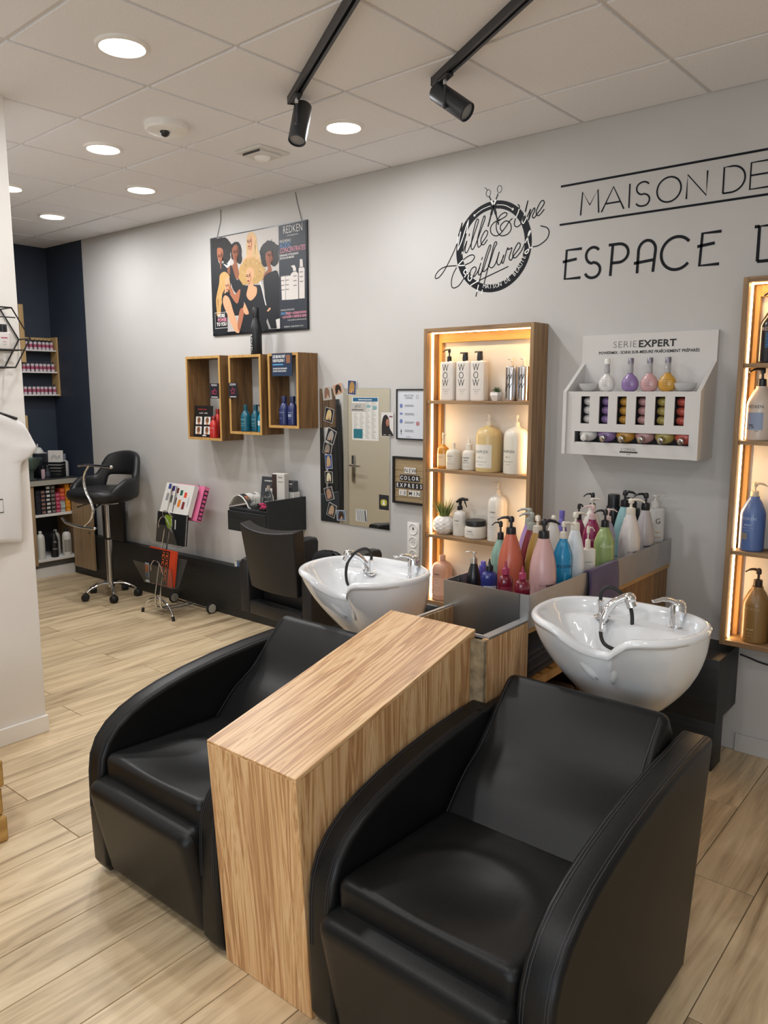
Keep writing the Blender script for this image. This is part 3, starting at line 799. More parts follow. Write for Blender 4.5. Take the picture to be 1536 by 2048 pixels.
def bottle(name, label, loc, r, hb, prof, col, pump=None, ph=.08, pcol='#15151a', yaw=0.0, pyaw=None, sy=1.0, ex=2.0, texts=(), patch=None, group=None, rough=.32, bm=None, pr=.34, cat='bottle', pmat=None, glass=False):
    """r half width, hb body height to the neck, ph height of the closure; texts: (string, size, z, colour, weight)"""
    t = thing(name, label, cat, loc, yaw, group)
    body = MB().lathe([(q * r, z * hb) for q, z in PROF[prof]], 28, sx=1.0, sy=sy, ex=ex)
    body.build('body', bm or mat('bottle_' + col.lstrip('#') + str(int(rough * 100)), col, rough, coat=.15), t, angle=50)
    if pump:
        pump_mb(pump, r * pr if pr < 1.5 else pr, hb, ph, (pyaw if pyaw is not None else PI) - yaw).build('cap' if pump in ('cap', 'nozzle') else 'pump', pmat or mat('closure_' + pcol.lstrip('#'), pcol, .35), t, angle=50)
    def wrap_pts(mb, fn):
        k0 = len(mb.v); fn(mb)
        for i in range(k0, len(mb.v)):
            x, y, z = mb.v[i]
            ax = max(-.98, min(.98, x / r))
            if ex > 2.5: yy = -r * sy * (1 - abs(ax) ** ex) ** (1 / ex)
            else: yy = -r * sy * math.sqrt(1 - ax * ax)
            mb.v[i] = (x, yy - .0007 + y, z)
    if patch:
        x0, x1, z0, z1, pc = patch[:5]
        b = MB(); wrap_pts(b, lambda m_: m_.grid(lambda u, v: (r * (x0 + (x1 - x0) * u), .0002, hb * (z0 + (z1 - z0) * v)), 12, 1))
        b.build('sticker', flat(pc), t)
    if texts:
        cols = []
        b = MB()
        for s, size, z, c, *k in texts:
            if c not in cols: cols.append(c)
            b.k = cols.index(c)
            kw = k[1] if len(k) > 1 else {}
            x = k[2] if len(k) > 2 else 0.0
            wrap_pts(b, lambda m_: put_text(m_, s, size, x=x, z=hb * z, weight=(k[0] if k else 0), **kw))
        b.build('lettering', [flat(c) for c in cols], t, smooth=False)
    return t
def lines(z, n=3, c='#6d6d6d', size=.006, s='soin professionnel cheveux'):
    return [(s, size, z - .045 * i, c) for i in range(n)]
G_TRAY = 'bottles crowded in the steel tray'
TY = R_(42)          # labels in the tray face the basin side
T = lambda x, y: (x, y, TF)
K = '#16161a'
SE = lambda c2='#26262c': [('SERIE', .0125, .20, '#9a8f90', 0, {'align': 'RIGHT'}, -.0), ('EXPERT', .0125, .20, c2, .0006, {'align': 'LEFT'}, .001)]
RK = lambda c, z=.60: [('REDKEN', .0165, z, c, 0, {'sx': .9})]
B_ = bottle
B_('lotion_bottle', 'small black lotion bottle with a silver pump at the front left of the tray', T(-1.600, -1.252), .030, .125, 'slope', '#17181b', 'slim', .046, pyaw=R_(200), pr=.42, pmat=M_CHRD, group=G_TRAY, yaw=TY)
B_('applicator_bottle', 'tiny black tipped applicator bottle left of the black lotion bottle', T(-1.618, -1.325), .0125, .058, 'cyl', '#1b1b1e', 'nozzle', .03, pr=.5, group=G_TRAY)
B_('applicator_bottle', 'indigo applicator bottle with black nozzle and a white label in the tray', T(-1.520, -1.268), .031, .112, 'soft', '#2f3678', 'nozzle', .042, pr=.46, sy=.7, yaw=TY, patch=(-.75, .75, .04, .48, '#cfd3e6'), texts=lines(.36, 4, '#5a5f9a', .005), group=G_TRAY, rough=.2)
B_('shampoo_bottle', 'small purple bottle peeping out between the black lotion and indigo bottles', T(-1.612, -1.165), .017, .098, 'cyl', '#5a4fb0', 'cap', .016, '#6a60c0', pr=.6, group=G_TRAY)
B_('colour_bottle', 'clear crimson bottle with pink nozzle, left of the two in the tray', T(-1.420, -1.318), .0275, .122, 'soft', '#6d1628', 'nozzle', .046, '#96284f', pr=.5, sy=.8, yaw=TY, rough=.08, group=G_TRAY, patch=(-.8, .8, .15, .62, '#862a40'), texts=lines(.5, 4, '#d98fa0', .005))
B_('colour_bottle', 'clear crimson bottle with pink nozzle, in the near corner of the tray', T(-1.338, -1.340), .0275, .122, 'soft', '#6d1628', 'nozzle', .042, '#96284f', pr=.5, sy=.8, yaw=TY, rough=.08, group=G_TRAY)
B_('shampoo_bottle', 'mint green pump bottle at the back left of the tray', T(-1.595, -1.068), .036, .190, 'shoulder', '#86a998', 'pump', .074, K, pyaw=R_(200), pr=.36, group=G_TRAY, yaw=TY)
B_('shampoo_bottle', 'large orange coral pump bottle with black pump', T(-1.500, -1.150), .049, .235, 'taper', '#c0624a', 'pump', .068, K, pyaw=R_(195), pr=.40, group=G_TRAY, yaw=TY)
B_('shampoo_bottle', 'lilac tapered bottle with a grey pump behind the orange one', T(-1.585, -.855), .046, .225, 'taper', '#a988bd', 'pump', .068, '#a3a69f', pyaw=R_(190), pr=.42, group=G_TRAY, yaw=TY)
B_('shampoo_bottle', 'dark red tapered bottle squeezed between lilac and gold bottles', T(-1.525, -.945), .044, .222, 'taper', '#7a2130', 'pump', .070, '#a3a69f', pyaw=R_(215), pr=.42, group=G_TRAY, yaw=TY)
B_('shampoo_bottle', 'gold ochre tapered bottle with a pale pump behind the pink one', T(-1.438, -1.056), .045, .236, 'taper', '#a5813f', 'pump', .066, '#cfc6b6', pyaw=R_(300), pr=.42, group=G_TRAY, yaw=TY)
B_('shampoo_bottle', 'large pale pink bottle lettered in black, front of the tray', T(-1.352, -1.165), .050, .240, 'taper', '#c9a09d', 'pump', .070, K, pyaw=R_(20), pr=.42, yaw=TY, group=G_TRAY,
   texts=[('SERIE', .0105, .27, '#a58485', 0, {'align': 'RIGHT'}, -.002), ('EXPERT', .0105, .27, '#3a2f33', .0006, {'align': 'LEFT'}, 0), ('Vitamino Color', .0062, .16, '#5b4447'), ('SHAMPOO COLOR', .0062, .13, '#7a2b45', .0003), ('soin radiance', .005, .10, '#5b4447')])
B_('shampoo_bottle', 'white tapered bottle half hidden behind the bright blue bottle', T(-1.490, -.822), .044, .228, 'taper', '#d9d7d2', 'pump', .036, '#d9d4c8', pr=.4, pyaw=R_(120), group=G_TRAY, yaw=TY)
B_('shampoo_bottle', 'bright blue bottle with a cream pump, lettered in dark blue', T(-1.343, -1.024), .037, .218, 'shoulder', '#1f86b5', 'pump', .066, '#d8d0c2', pyaw=R_(30), pr=.40, yaw=TY, group=G_TRAY, texts=RK('#0d2f52', .50), patch=(-.12, .12, .22, .42, '#4fa3c8'), rough=.25)
B_('shampoo_bottle', 'slim violet capped bottle against the wall behind the white ones', T(-1.545, -.640), .024, .235, 'shoulder', '#6f66b6', 'cap', .026, '#6a60b4', pr=.5, group=G_TRAY)
B_('shampoo_bottle', 'tall white tapered bottle between the bright blue and the small white one', T(-1.345, -.921), .041, .240, 'taper', '#dfe3e6', 'pump', .068, '#ded8ca', pyaw=R_(60), pr=.44, yaw=TY, group=G_TRAY)
B_('shampoo_bottle', 'magenta bottle with a black pump near the wall', T(-1.530, -.505), .037, .206, 'shoulder', '#7d1550', 'pump', .072, K, pyaw=R_(90), pr=.36, group=G_TRAY, yaw=TY)
B_('shampoo_bottle', 'small boxy white pump bottle with printed label beside the magenta ones', T(-1.336, -.822), .031, .150, 'flat', '#e0ddd5', 'pump', .090, '#ddd6c8', pyaw=R_(60), pr=.36, ex=4, sy=.7, yaw=TY, group=G_TRAY, texts=[('OLAPLEX', .008, .62, '#55585c'), ('No.4', .006, .54, '#777777')] + lines(.40, 3, '#888888', .005))
B_('shampoo_bottle', 'magenta bottle with a pink pump, lettered across the front', T(-1.432, -.575), .040, .226, 'shoulder', '#86164f', 'pump', .062, '#d9b9bb', pyaw=R_(200), pr=.38, yaw=TY, group=G_TRAY, texts=RK('#c79ab0'))
B_('shampoo_bottle', 'light green bottle with black pump and dotted arc print above the towel', T(-1.336, -.662), .043, .215, 'shoulder', '#8a9f66', 'pump', .074, K, pyaw=R_(195), pr=.40, yaw=TY, group=G_TRAY, texts=RK('#d3e0b8', .62) + [('ooooooooo', .012, .30, '#3f5a38')] + [('ooooooo', .012, .22, '#3f5a38')], patch=(-.5, .5, .06, .15, '#a46a44'), rough=.25)
B_('shampoo_bottle', 'white pump bottle in the back row beside the magenta one', T(-1.540, -.345), .042, .235, 'shoulder', '#d6d4ce', 'pump', .052, '#d2ccc0', pr=.40, pyaw=R_(10), group=G_TRAY)
B_('shampoo_bottle', 'grey white bottle with a long black pump against the wall', T(-1.590, -.235), .040, .212, 'shoulder', '#d4d0cb', 'pump', .084, K, pyaw=R_(190), pr=.40, group=G_TRAY)
B_('shampoo_bottle', 'lavender grey bottle with pink lid behind the green one', T(-1.418, -.444), .035, .204, 'shoulder', '#8d8aa6', 'pump', .056, '#cdb9b6', pyaw=R_(20), pr=.40, yaw=TY, group=G_TRAY, texts=RK('#b4b2cc'))
B_('shampoo_bottle', 'pale turquoise tapered bottle with black pump', T(-1.448, -.190), .047, .240, 'taper', '#8fbcc0', 'pump', .074, K, pyaw=R_(0), pr=.44, group=G_TRAY)
B_('jar_bottle', 'black wide capped bottle standing against the wall in the back row', T(-1.545, -.092), .034, .222, 'cyl', '#17191d', 'cap', .055, '#191a1e', pr=.85, group=G_TRAY)
B_('shampoo_bottle', 'white tapered bottle lettered in black, right of the purple towel', T(-1.345, -.370), .048, .236, 'taper', '#d5cfcb', 'pump', .068, '#ddd6c8', pyaw=R_(20), pr=.44, yaw=TY, group=G_TRAY, texts=[('SERIE', .010, .27, '#a58485', 0, {'align': 'RIGHT'}, -.002), ('EXPERT', .010, .27, '#2a2a2f', .0006, {'align': 'LEFT'}, 0), ('Density Advanced', .005, .12, '#777777')])
B_('shampoo_bottle', 'black bottle with square lid near the wall, right of the turquoise one', T(-1.450, -.085), .030, .222, 'flat', '#1d1f24', 'block', .045, K, ex=4, pr=.6, group=G_TRAY)
B_('shampoo_bottle', 'silver grey tapered bottle with black pump, lettered in black', T(-1.343, -.202), .043, .236, 'taper', '#b3aeb0', 'pump', .076, K, pyaw=R_(200), pr=.46, yaw=TY, group=G_TRAY, rough=.25, texts=[('EXPERT', .010, .27, '#2a2a2f', .0006), ('SHAMPOOING', .006, .19, '#555555', .0003)])
B_('shampoo_bottle', 'straight white bottle with silver collar and gold print at the wall end', T(-1.345, -.075), .042, .232, 'flat', '#d3d2cf', 'slim', .062, '#d8d6d0', pyaw=R_(10), pr=.45, ex=3, yaw=TY, group=G_TRAY, texts=[('G', .036, .68, '#2a2c30'), ('hair', .016, .48, '#b98d45'), ('taming', .014, .38, '#b98d45'), ('system', .014, .28, '#b98d45')])

# ============================================================ lit shelf frames
def lit_shelf(label, x0, x1, z0, z1, shelves, dep=.15, th=.022):
    t = thing('lit_shelf', label, 'shelf', (x0, 0, z0))
    w, h = x1 - x0, z1 - z0
    f = .0
    def pc(nm, m, *bx, **k): return MB().rbox(*bx, .0012, 1).build(nm, m, t, smooth=False, **k)
    pc('side', M_FZ, 0, th, -dep, -.001, 0, h); pc('side', M_FZ, w - th, w, -dep, -.001, 0, h)
    pc('top', M_FX, th, w - th, -dep, -.001, h - th, h); pc('bottom', M_FX, th, w - th, -dep, -.001, 0, th)
    for z in shelves: pc('shelf', M_FX, th, w - th, -dep + .006, -.004, z - z0 - .018, z - z0)
    pc('batten', M_PINE, th, th + .020, -.034, -.003, th, h - th, label='pale pine batten'); pc('batten', M_PINE, w - th - .020, w - th, -.034, -.003, th, h - th, label='pale pine batten')
    pc('batten', wood('pine_x', ['#b98848', '#cd9c5a', '#d8ab6c'], 0, 22, 1.6), th + .02, w - th - .02, -.034, -.003, h - th - .050, h - th, label='pale pine batten')
    MB().box(th, w - th, -.003, -.0012, th, h - th).build('back_board', mat('back_white', '#e8e2d8', .7), t, smooth=False)
    zs = [z0 + th] + [z for z in shelves] + [z1 - th]
    yl = -.095
    for a, b in zip(zs[:-1], zs[1:]):
        b2 = b - .019 if b != zs[-1] else b - .002
        for xx in (th, w - th - .004):
            MB().box(xx, xx + .004, yl - .006, yl + .006, a - z0 + .002, b2 - z0).build('led_strip', M_LED, t, smooth=False)
    MB().box(th + .004, w - th - .004, yl - .006, yl + .006, h - th - .004, h - th).build('led_strip', M_LED, t, smooth=False)
    return t
SH1 = [.857, 1.237, 1.622]
lit_shelf('tall wooden shelf lit by warm strips, left of the white product dispenser', -2.672, -1.978, .445, 2.018, SH1)
SH2 = [.977, 1.462, 1.790]
lit_shelf('tall wooden shelf lit by warm strips, cut off at the right edge of the view', -.995, -.30, .545, 2.147, SH2)
SY = -.075
def S(x, z, y=SY): return (x, y, z)
WV = lambda: [('W', .056, .74, '#1d1d20', -.0004, {'sx': .72}, -.006), ('O', .056, .55, '#1d1d20', -.0006, {'sx': .80}, -.006), ('W', .056, .36, '#1d1d20', -.0004, {'sx': .72}, -.006), ('COLOR SECURITY', .0058, .27, '#777777'), ('SHAMPOO', .0058, .22, '#777777'), ('sans sulfate', .005, .17, '#888888')]
G1 = 'white monogram bottles on the top lit shelf'
for i, (x, ph, pk) in enumerate(((-2.548, .068, 'pump'), (-2.441, .045, 'block'), (-2.346, .048, 'block'))):
    B_('shampoo_bottle', ['white bottle with monogram print and a long black pump, leftmost on the top lit shelf', 'white monogram bottle with short black cap pump, second on the top lit shelf', 'white monogram bottle with short black cap pump, third on the top lit shelf'][i], S(x, 1.622), .047, .218, 'flat', '#ddd6cd', pk, ph, '#1a1a1d', pyaw=R_(190), pr=.30 if pk == 'pump' else .34, sy=.62, ex=5, texts=WV(), group=G1)
t = thing('potted_succulent', 'tiny succulent in a white angular pot on the top lit shelf', 'plant', S(-2.236, 1.622))
MB().lathe([(.022, 0), (.036, .030), (.034, .046), (.030, .046), (.028, .040)], 7).build('pot', M_WHT, t, smooth=False)
M_SUC = mat('succulent_green', '#3f5a36', .5)
for i in range(13):
    a = i * 2.4; e = .25 + .085 * i
    b = MB(); d = Vector((math.cos(a) * math.cos(e), math.sin(a) * math.cos(e), math.sin(e))); l = .034
    b.tube([d * .002, d * l * .5 + Vector((0, 0, .002)), d * l * .85, d * l], [.0035, .0055, .0028, .0004], 6, flat=.5)
    b.build('leaf', M_SUC, t, (0, 0, .044))
M_MET = mat('silver_foil', (.62, .60, .60), .16, 1.0)
for x, l in ((-2.146, 'slim silver spray bottle with zigzag print, left of two on the top lit shelf'), (-2.072, 'slim silver spray bottle with black chevron, next to the frame side')):
    B_('spray_bottle', l, S(x, 1.622), .032, .180, 'cyl', '#999999', 'mist', .048, '#e2d3c0', pyaw=R_(180), pr=.36, bm=M_MET, group='silver spray bottles', texts=[('W', .040, .62, '#33353a', 0, {'sx': .9}), ('W', .040, .36, '#33353a', 0, {'sx': .9})])
OL = lambda s1, z: [('OLAPLEX', s1, z, '#44484c', 0, {'sx': 1.0}), ('No. 4', s1 * .62, z - .11, '#666666'), ('BOND MAINTENANCE', s1 * .34, z - .2, '#777777'), ('professional', s1 * .34, z - .26, '#888888')]
M_OIL = mat('amber_oil', '#d08a2c', .25, coat=.3)
B_('oil_bottle', 'small amber oil bottle with a thin clear dropper, first on the second lit shelf', S(-2.583, 1.237), .036, .136, 'soft', '#d08a2c', 'mist', .068, '#ead9bb', pr=.24, bm=M_OIL, sy=.8, patch=(-.85, .85, .12, .62, '#e7c79d'), texts=[('OLAPLEX', .008, .46, '#6a5a48')], pyaw=0)
B_('treatment_bottle', 'small white bottle with stub cap beside the amber oil', S(-2.503, 1.237, -.085), .043, .118, 'round', '#dcd3c2', 'cap', .030, '#e0d6c3', pr=.2, texts=[('OLAPLEX', .010, .62, '#5b5c5e'), ('No. 2', .007, .50, '#777777')] + lines(.3, 2, '#999999', .004))
B_('treatment_bottle', 'small white nozzle bottle with printed label in front of the second lit shelf', S(-2.406, 1.237), .040, .120, 'soft', '#dbd5ca', 'nozzle', .064, '#e4dccd', pr=.42, sy=.85, texts=[('OLAPLEX', .0105, .56, '#44484c', .0002), ('BOND', .0095, .44, '#44484c', .0002), ('PERFECTOR', .0075, .34, '#55585c')] + lines(.2, 2, '#888888', .004))
B_('litre_bottle', 'big pale yellow round bottle with white pump and square white label', S(-2.278, 1.237), .071, .252, 'round', '#d7bc84', 'pump', .062, '#eadfcb', pyaw=R_(190), pr=.22, patch=(-.93, .80, .10, .60, '#e6e0d4'), texts=OL(.021, .42), yaw=R_(-8), group='big round litre bottles')
B_('litre_bottle', 'big white round bottle with white pump beside the frame side', S(-2.106, 1.237), .068, .252, 'round', '#e3dccb', 'pump', .062, '#efe4d0', pyaw=R_(190), pr=.22, texts=OL(.019, .46), yaw=R_(-12), group='big round litre bottles')
t = thing('potted_grass', 'spiky green plant in a white faceted round pot on the third lit shelf', 'plant', S(-2.571, .857))
pot = MB()
def potr(z): return .062 * (1 - abs((z - .052) / .052) ** 2.6 * .42)
N1, N2 = 18, 9
vs = []
for j in range(N2 + 1):
    z = .104 * j / N2
    for i in range(N1):
        a = 2 * PI * (i + .5 * (j % 2)) / N1
        r = potr(z) * (1 + (.035 if 0 < j < N2 else 0) * (1 if (i + j) % 2 else -1))
        vs.append((r * math.cos(a), r * math.sin(a), z))
fs = []
for j in range(N2):
    for i in range(N1):
        a, b, c, d = j * N1 + i, j * N1 + (i + 1) % N1, (j + 1) * N1 + (i + 1) % N1, (j + 1) * N1 + i
        fs += [(a, b, d), (b, c, d)] if j % 2 == 0 else [(a, b, c), (a, c, d)]
fs.append(tuple(range(N1)))
fs.append(tuple(N2 * N1 + i for i in range(N1)))
pot.add(vs, fs); pot.build('pot', M_WHT, t, smooth=False)
M_GR = mat('grass_green', '#6f7f42', .5, noise=.2, nscale=30)
for i in range(34):
    a = i * 2.399; lean = .06 + .62 * ((i * 7) % 34) / 34; l = .085 + .035 * ((i * 5) % 7) / 7
    d = Vector((math.cos(a) * math.sin(lean), math.sin(a) * math.sin(lean), math.cos(lean)))
    b0 = Vector((math.cos(a) * .02, math.sin(a) * .02, .100))
    b = MB().tube([b0, b0 + d * l * .5 + Vector((0, 0, .004)), b0 + d * l], [.0055, .0042, .0003], 5, flat=.35)
    b.build('leaf', M_GR, t)
B_('spray_bottle', 'white trigger spray bottle with black trigger head on the third lit shelf', S(-2.461, .857), .042, .152, 'soft', '#d9d5cc', 'trigger', .066, K, pyaw=R_(0), pr=.36, sy=.8, texts=[("L'OREAL", .008, .58, '#44474a', .0002), ('metal detox', .006, .45, '#777777'), ('spray', .006, .38, '#777777')])
t = thing('mask_jar', 'low white jar with black lid on the third lit shelf', 'jar', S(-2.354, .857))
MB().lathe([(.055, 0), (.062, .008), (.062, .055), (.056, .070), (.052, .074)], 32).build('body', mat('jar_white', '#d9d4ca', .35), t)
MB().lathe([(.056, .072), (.058, .074), (.058, .098), (.055, .103), (1e-6, .104)], 32, cap=False).build('lid', M_BLK, t)
b = MB(); put_text(b, "L'OREAL", .009, 0, .042, -.0626, wrap=None, weight=.0002); put_text(b, 'metal detox masque', .006, 0, .028, -.0626)
b.build('lettering', flat('#5a6470'), t, smooth=False)
B_('shampoo_bottle', 'tall translucent white bottle with white pump on the third lit shelf', S(-2.214, .857), .054, .262, 'round', '#ddd8cf', 'pump', .066, '#e0d2bb', pyaw=R_(190), pr=.26, texts=[("L'OREAL", .010, .62, '#55585c', .0002), ('metal detox', .007, .52, '#888888')] + lines(.36, 3, '#999999', .005), patch=(-.7, .7, .12, .56, '#d3d0ca'), rough=.2)
B_('shampoo_bottle', 'capless peach pink bottle at the bottom of the left lit shelf', S(-2.580, .467), .059, .232, 'round', '#c89f8c', 'cap', .030, '#caa592', pr=.32, texts=[("L'OREAL", .010, .66, '#3f3a3c', .0003), ('vitamino', .008, .52, '#5a4b4b'), ('color', .008, .45, '#5a4b4b')] + lines(.34, 3, '#8d7670', .005), patch=(-.75, .75, .14, .58, '#d6b3a3'))
# right lit shelf
B_('litre_bottle', 'black bottle with a blue dotted print on the top shelf at the right edge', S(-.872, 1.790), .064, .232, 'shoulder', '#20202a', 'pump', .07, K, pr=.32, texts=[('REDKEN', .021, .58, '#c9b6b0', 0, {'sx': .9})] + [(':::::::', .020, .50 - .055 * i, '#2f86c4', .0008) for i in range(5)], yaw=R_(-8), group='litre bottles on the right lit shelf', rough=.2)
B_('litre_bottle', 'white bottle with black pump and a blue square print on the right lit shelf', S(-.912, 1.462), .054, .232, 'shoulder', '#cfc0b2', 'pump', .080, K, pyaw=R_(210), pr=.36, texts=[('REDKEN', .019, .60, '#2c2a2c', 0, {'sx': .9}), ('7%', .020, .24, '#2c2a2c', .0006, {}, -.012), ('acid', .009, .17, '#2c2a2c', 0, {}, .012)], patch=(-.62, .62, .20, .52, '#8f9bb5'), yaw=R_(-8), group='litre bottles on the right lit shelf')
B_('litre_bottle', 'cornflower blue bottle with cream pump on the right lit shelf', S(-.909, .977), .052, .240, 'shoulder', '#5a73a8', 'pump', .062, '#dccbb0', pyaw=R_(10), pr=.34, texts=[('REDKEN', .019, .58, '#b9c6e0', 0, {'sx': .9}), ('extreme', .009, .48, '#b9c6e0', .0003), ('bleach recovery', .007, .43, '#b9c6e0'), ('shampoo', .007, .38, '#b9c6e0')], patch=(-.5, 0, .22, .34, '#8c8578'), yaw=R_(-8), group='litre bottles on the right lit shelf')
B_('litre_bottle', 'deep blue bottle cut by the right edge, beside the cornflower one', S(-.775, .977), .052, .240, 'shoulder', '#26337c', 'pump', .062, K, pr=.34, group='litre bottles on the right lit shelf')
B_('litre_bottle', 'bronze gold bottle with dark pump at the bottom of the right lit shelf', S(-.868, .567), .057, .250, 'shoulder', '#8a6a3e', 'pump', .082, '#33241c', pyaw=R_(190), pr=.34, texts=[('REDKEN', .019, .60, '#b79a6c', 0, {'sx': .9}), ('all soft', .011, .24, '#c7ad80', .0003), ('shampoo', .007, .18, '#c7ad80'), ('argan oil', .007, .13, '#c7ad80')], yaw=R_(-8), group='litre bottles on the right lit shelf')
B_('litre_bottle', 'second bronze gold bottle, cut by the right edge', S(-.738, .567), .057, .250, 'shoulder', '#8a6a3e', 'pump', .082, '#33241c', pr=.34, group='litre bottles on the right lit shelf')
B_('litre_bottle', 'second white bottle on the right lit shelf, outside the right edge', S(-.770, 1.462), .054, .232, 'shoulder', '#cfc0b2', 'pump', .080, K, pr=.36, group='litre bottles on the right lit shelf')

# ============================================================ product dispenser on the wall
d = thing('product_dispenser', 'white wall dispenser with coloured bottles and printed back panel', 'dispenser', (-1.4485, 0, 1.370))
def D_(nm, mb, m, **k): return mb.build(nm, m, d, smooth=False, **k)
hw = .3265; DF = -.200
M_DW = mat('dispenser_white', '#d6d3d0', .45)
DP = [(-.001, 0), (DF - .012, 0), (DF - .012, .302), (DF + .012, .318), (-.020, .440), (-.020, .577), (-.001, .577)]
for s in (-1, 1):
    MB().prism(DP, 0, s * hw, s * (hw - .018)).build('side_panel', M_DW, d, smooth=False)
D_('back_panel', MB().box(-hw + .018, hw - .018, -.02, -.001, 0, .577), M_DW)
D_('top_deck', MB().box(-hw + .018, hw - .018, DF + .008, -.02, .292, .3018), M_DW)
xs_ = [-.2155, -.1225, -.034, .056, .1455, .2335]
sw = .0225
fr = MB()
z0s, z1s = .150, .279
edges = [-hw + .018] + [e for x in xs_ for e in (x - sw, x + sw)] + [hw - .018]
for a in range(0, len(edges), 2): fr.box(edges[a], edges[a + 1], DF, DF + .008, .112, .302)
for x in xs_: fr.box(x - sw, x + sw, DF, DF + .008, z1s, .302).box(x - sw, x + sw, DF, DF + .008, .112, z0s)
fr.box(-hw + .018, -.266, DF, DF + .008, 0, .112).box(.282, hw - .018, DF, DF + .008, 0, .112).box(-.266, .282, DF, DF + .008, 0, .054)
D_('front_panel', fr, M_DW)
D_('bottom_panel', MB().box(-hw + .018, hw - .018, DF + .008, -.02, 0, .008), M_DW)
D_('inner_back', MB().box(-hw + .018, hw - .018, -.075, -.07, .008, .292), mat('dispenser_dark', '#4a4a4e', .6))
D_('shelf_lip', MB().box(-.266, .282, DF + .004, DF + .05, .054, .060), M_DW)
b = MB(); put_text(b, 'SERIE', .045, -.045, .512, -.0206, align='RIGHT', sx=1.12, weight=-.0006, spacing=1.06); D_('lettering', b, flat('#6f6c6c'))
b = MB(); put_text(b, 'EXPERT', .045, -.040, .512, -.0206, align='LEFT', sx=1.12, weight=.0014, spacing=1.06)
put_text(b, 'POWERMIX : SOINS SUR-MESURE FRAÎCHEMENT PRÉPARÉS', .0188, .005, .483, -.0206, sx=.99, weight=.0005); D_('lettering', b, flat('#1d1c1e'))
b = MB(); put_text(b, "L'OREAL", .0185, .010, .028, DF - .0004, sx=1.1, weight=-.0002); b.box(-.033, .053, DF - .0006, DF, .018, .025); put_text(b, 'PARIS', .007, .010, .009, DF - .0004); D_('lettering', b, flat('#33312f'))
DC = [('#d9d6d2', 'white'), ('#8d72a5', 'violet'), ('#bf8f3c', 'amber'), ('#b98f90', 'pink'), ('#a99a57', 'olive'), ('#b9554a', 'coral')]
for (c, cn), x in zip(DC, xs_):
    m = mat('disp_' + cn, c, .3, coat=.2)
    for j in range(3):
        o = MB().lathe([(.018, -.020), (.030, -.016), (.037, -.008), (.038, 0), (.037, .008), (.030, .016), (.018, .020)], 24).build('flask', m, None, (-1.4485 + x + .006, -.140, 1.370 + .172 + .0425 * j), (R_(10), 0, 0))
        tag(o, cn + ' flask in the dispenser slot, ' + ['lowest', 'middle', 'highest'][j] + ' of its three', 'flask', 'stacked flasks in the dispenser slots')
    q = thing('dosing_flask', cn + ' flask lying neck out in the dispenser bottom tray', 'flask', (-1.4485 + x * 1.03 + .012, -.162, 1.370 + .099), 0, 'dosing flasks in the bottom tray')
    b = MB(); b.m = Matrix.Rotation(R_(108), 4, 'X')
    b.lathe([(1e-6, -.03), (.026, -.030), (.040, -.020), (.045, -.002), (.042, .012), (.030, .024), (.014, .031), (.012, .036)], 26, sy=.80, cap=False)
    b.build('body', m, q)
    b = MB(); b.m = Matrix.Rotation(R_(108), 4, 'X')
    b.lathe([(.013, .034), (.0145, .036), (.0145, .062), (.012, .064), (1e-6, .064)], 16, cap=False)
    b.build('cap', M_WHT if cn == 'white' else M_CHRD, q)
for x, c, cn in ((-1.600, '#d9d6d2', 'white'), (-1.484, '#8d72a5', 'violet'), (-1.392, '#c79c9c', 'pink'), (-1.308, '#c9993f', 'amber')):
    q = thing('round_flask', cn + ' round flask with clear neck standing on top of the dispenser', 'flask', (x, -.11, 1.672), 0, 'round flasks on the dispenser top')
    MB().lathe([(.020, 0), (.034, .008), (.041, .026), (.041, .044), (.032, .064), (.016, .078), (.013, .084), (.013, .090)], 28, sy=.62).build('body', mat('disp_' + cn + '_top', c, .3, coat=.2), q)
    MB().lathe([(.0135, .086), (.0135, .108), (.0125, .110), (.0125, .132)], 18).build('neck', mat('clear_neck', '#c4c2c4', .12, trans=.3), q)
    MB().lathe([(.0135, .130), (.0135, .152), (.012, .155), (1e-6, .155)], 18, cap=False).build('cap', M_WHT if cn == 'white' else mat('cap_metal', '#8d8894', .3, .6), q)
    b = MB()
    for i in range(4): put_text(b, 'serie expert', .0055, 0, .052 - i * .009, -.0262)
    b.build('lettering', flat('#4c4654'), q, smooth=False)
for x, l in ((-1.690, 'clear shallow bowl at the left end of the dispenser top'), (-1.225, 'clear shallow bowl at the right end of the dispenser top')):
    o = MB().lathe([(.018, 0), (.03, .002), (.044, .018), (.050, .038), (.048, .038), (.042, .020), (.028, .005), (1e-6, .004)], 28, cap=False).build('mixing_bowl', mat('bowl_plastic', '#e4e3e2', .2, trans=.35, ior=1.2), None, (x, -.11, 1.672))
    tag(o, l, 'bowl', 'clear bowls on the dispenser')

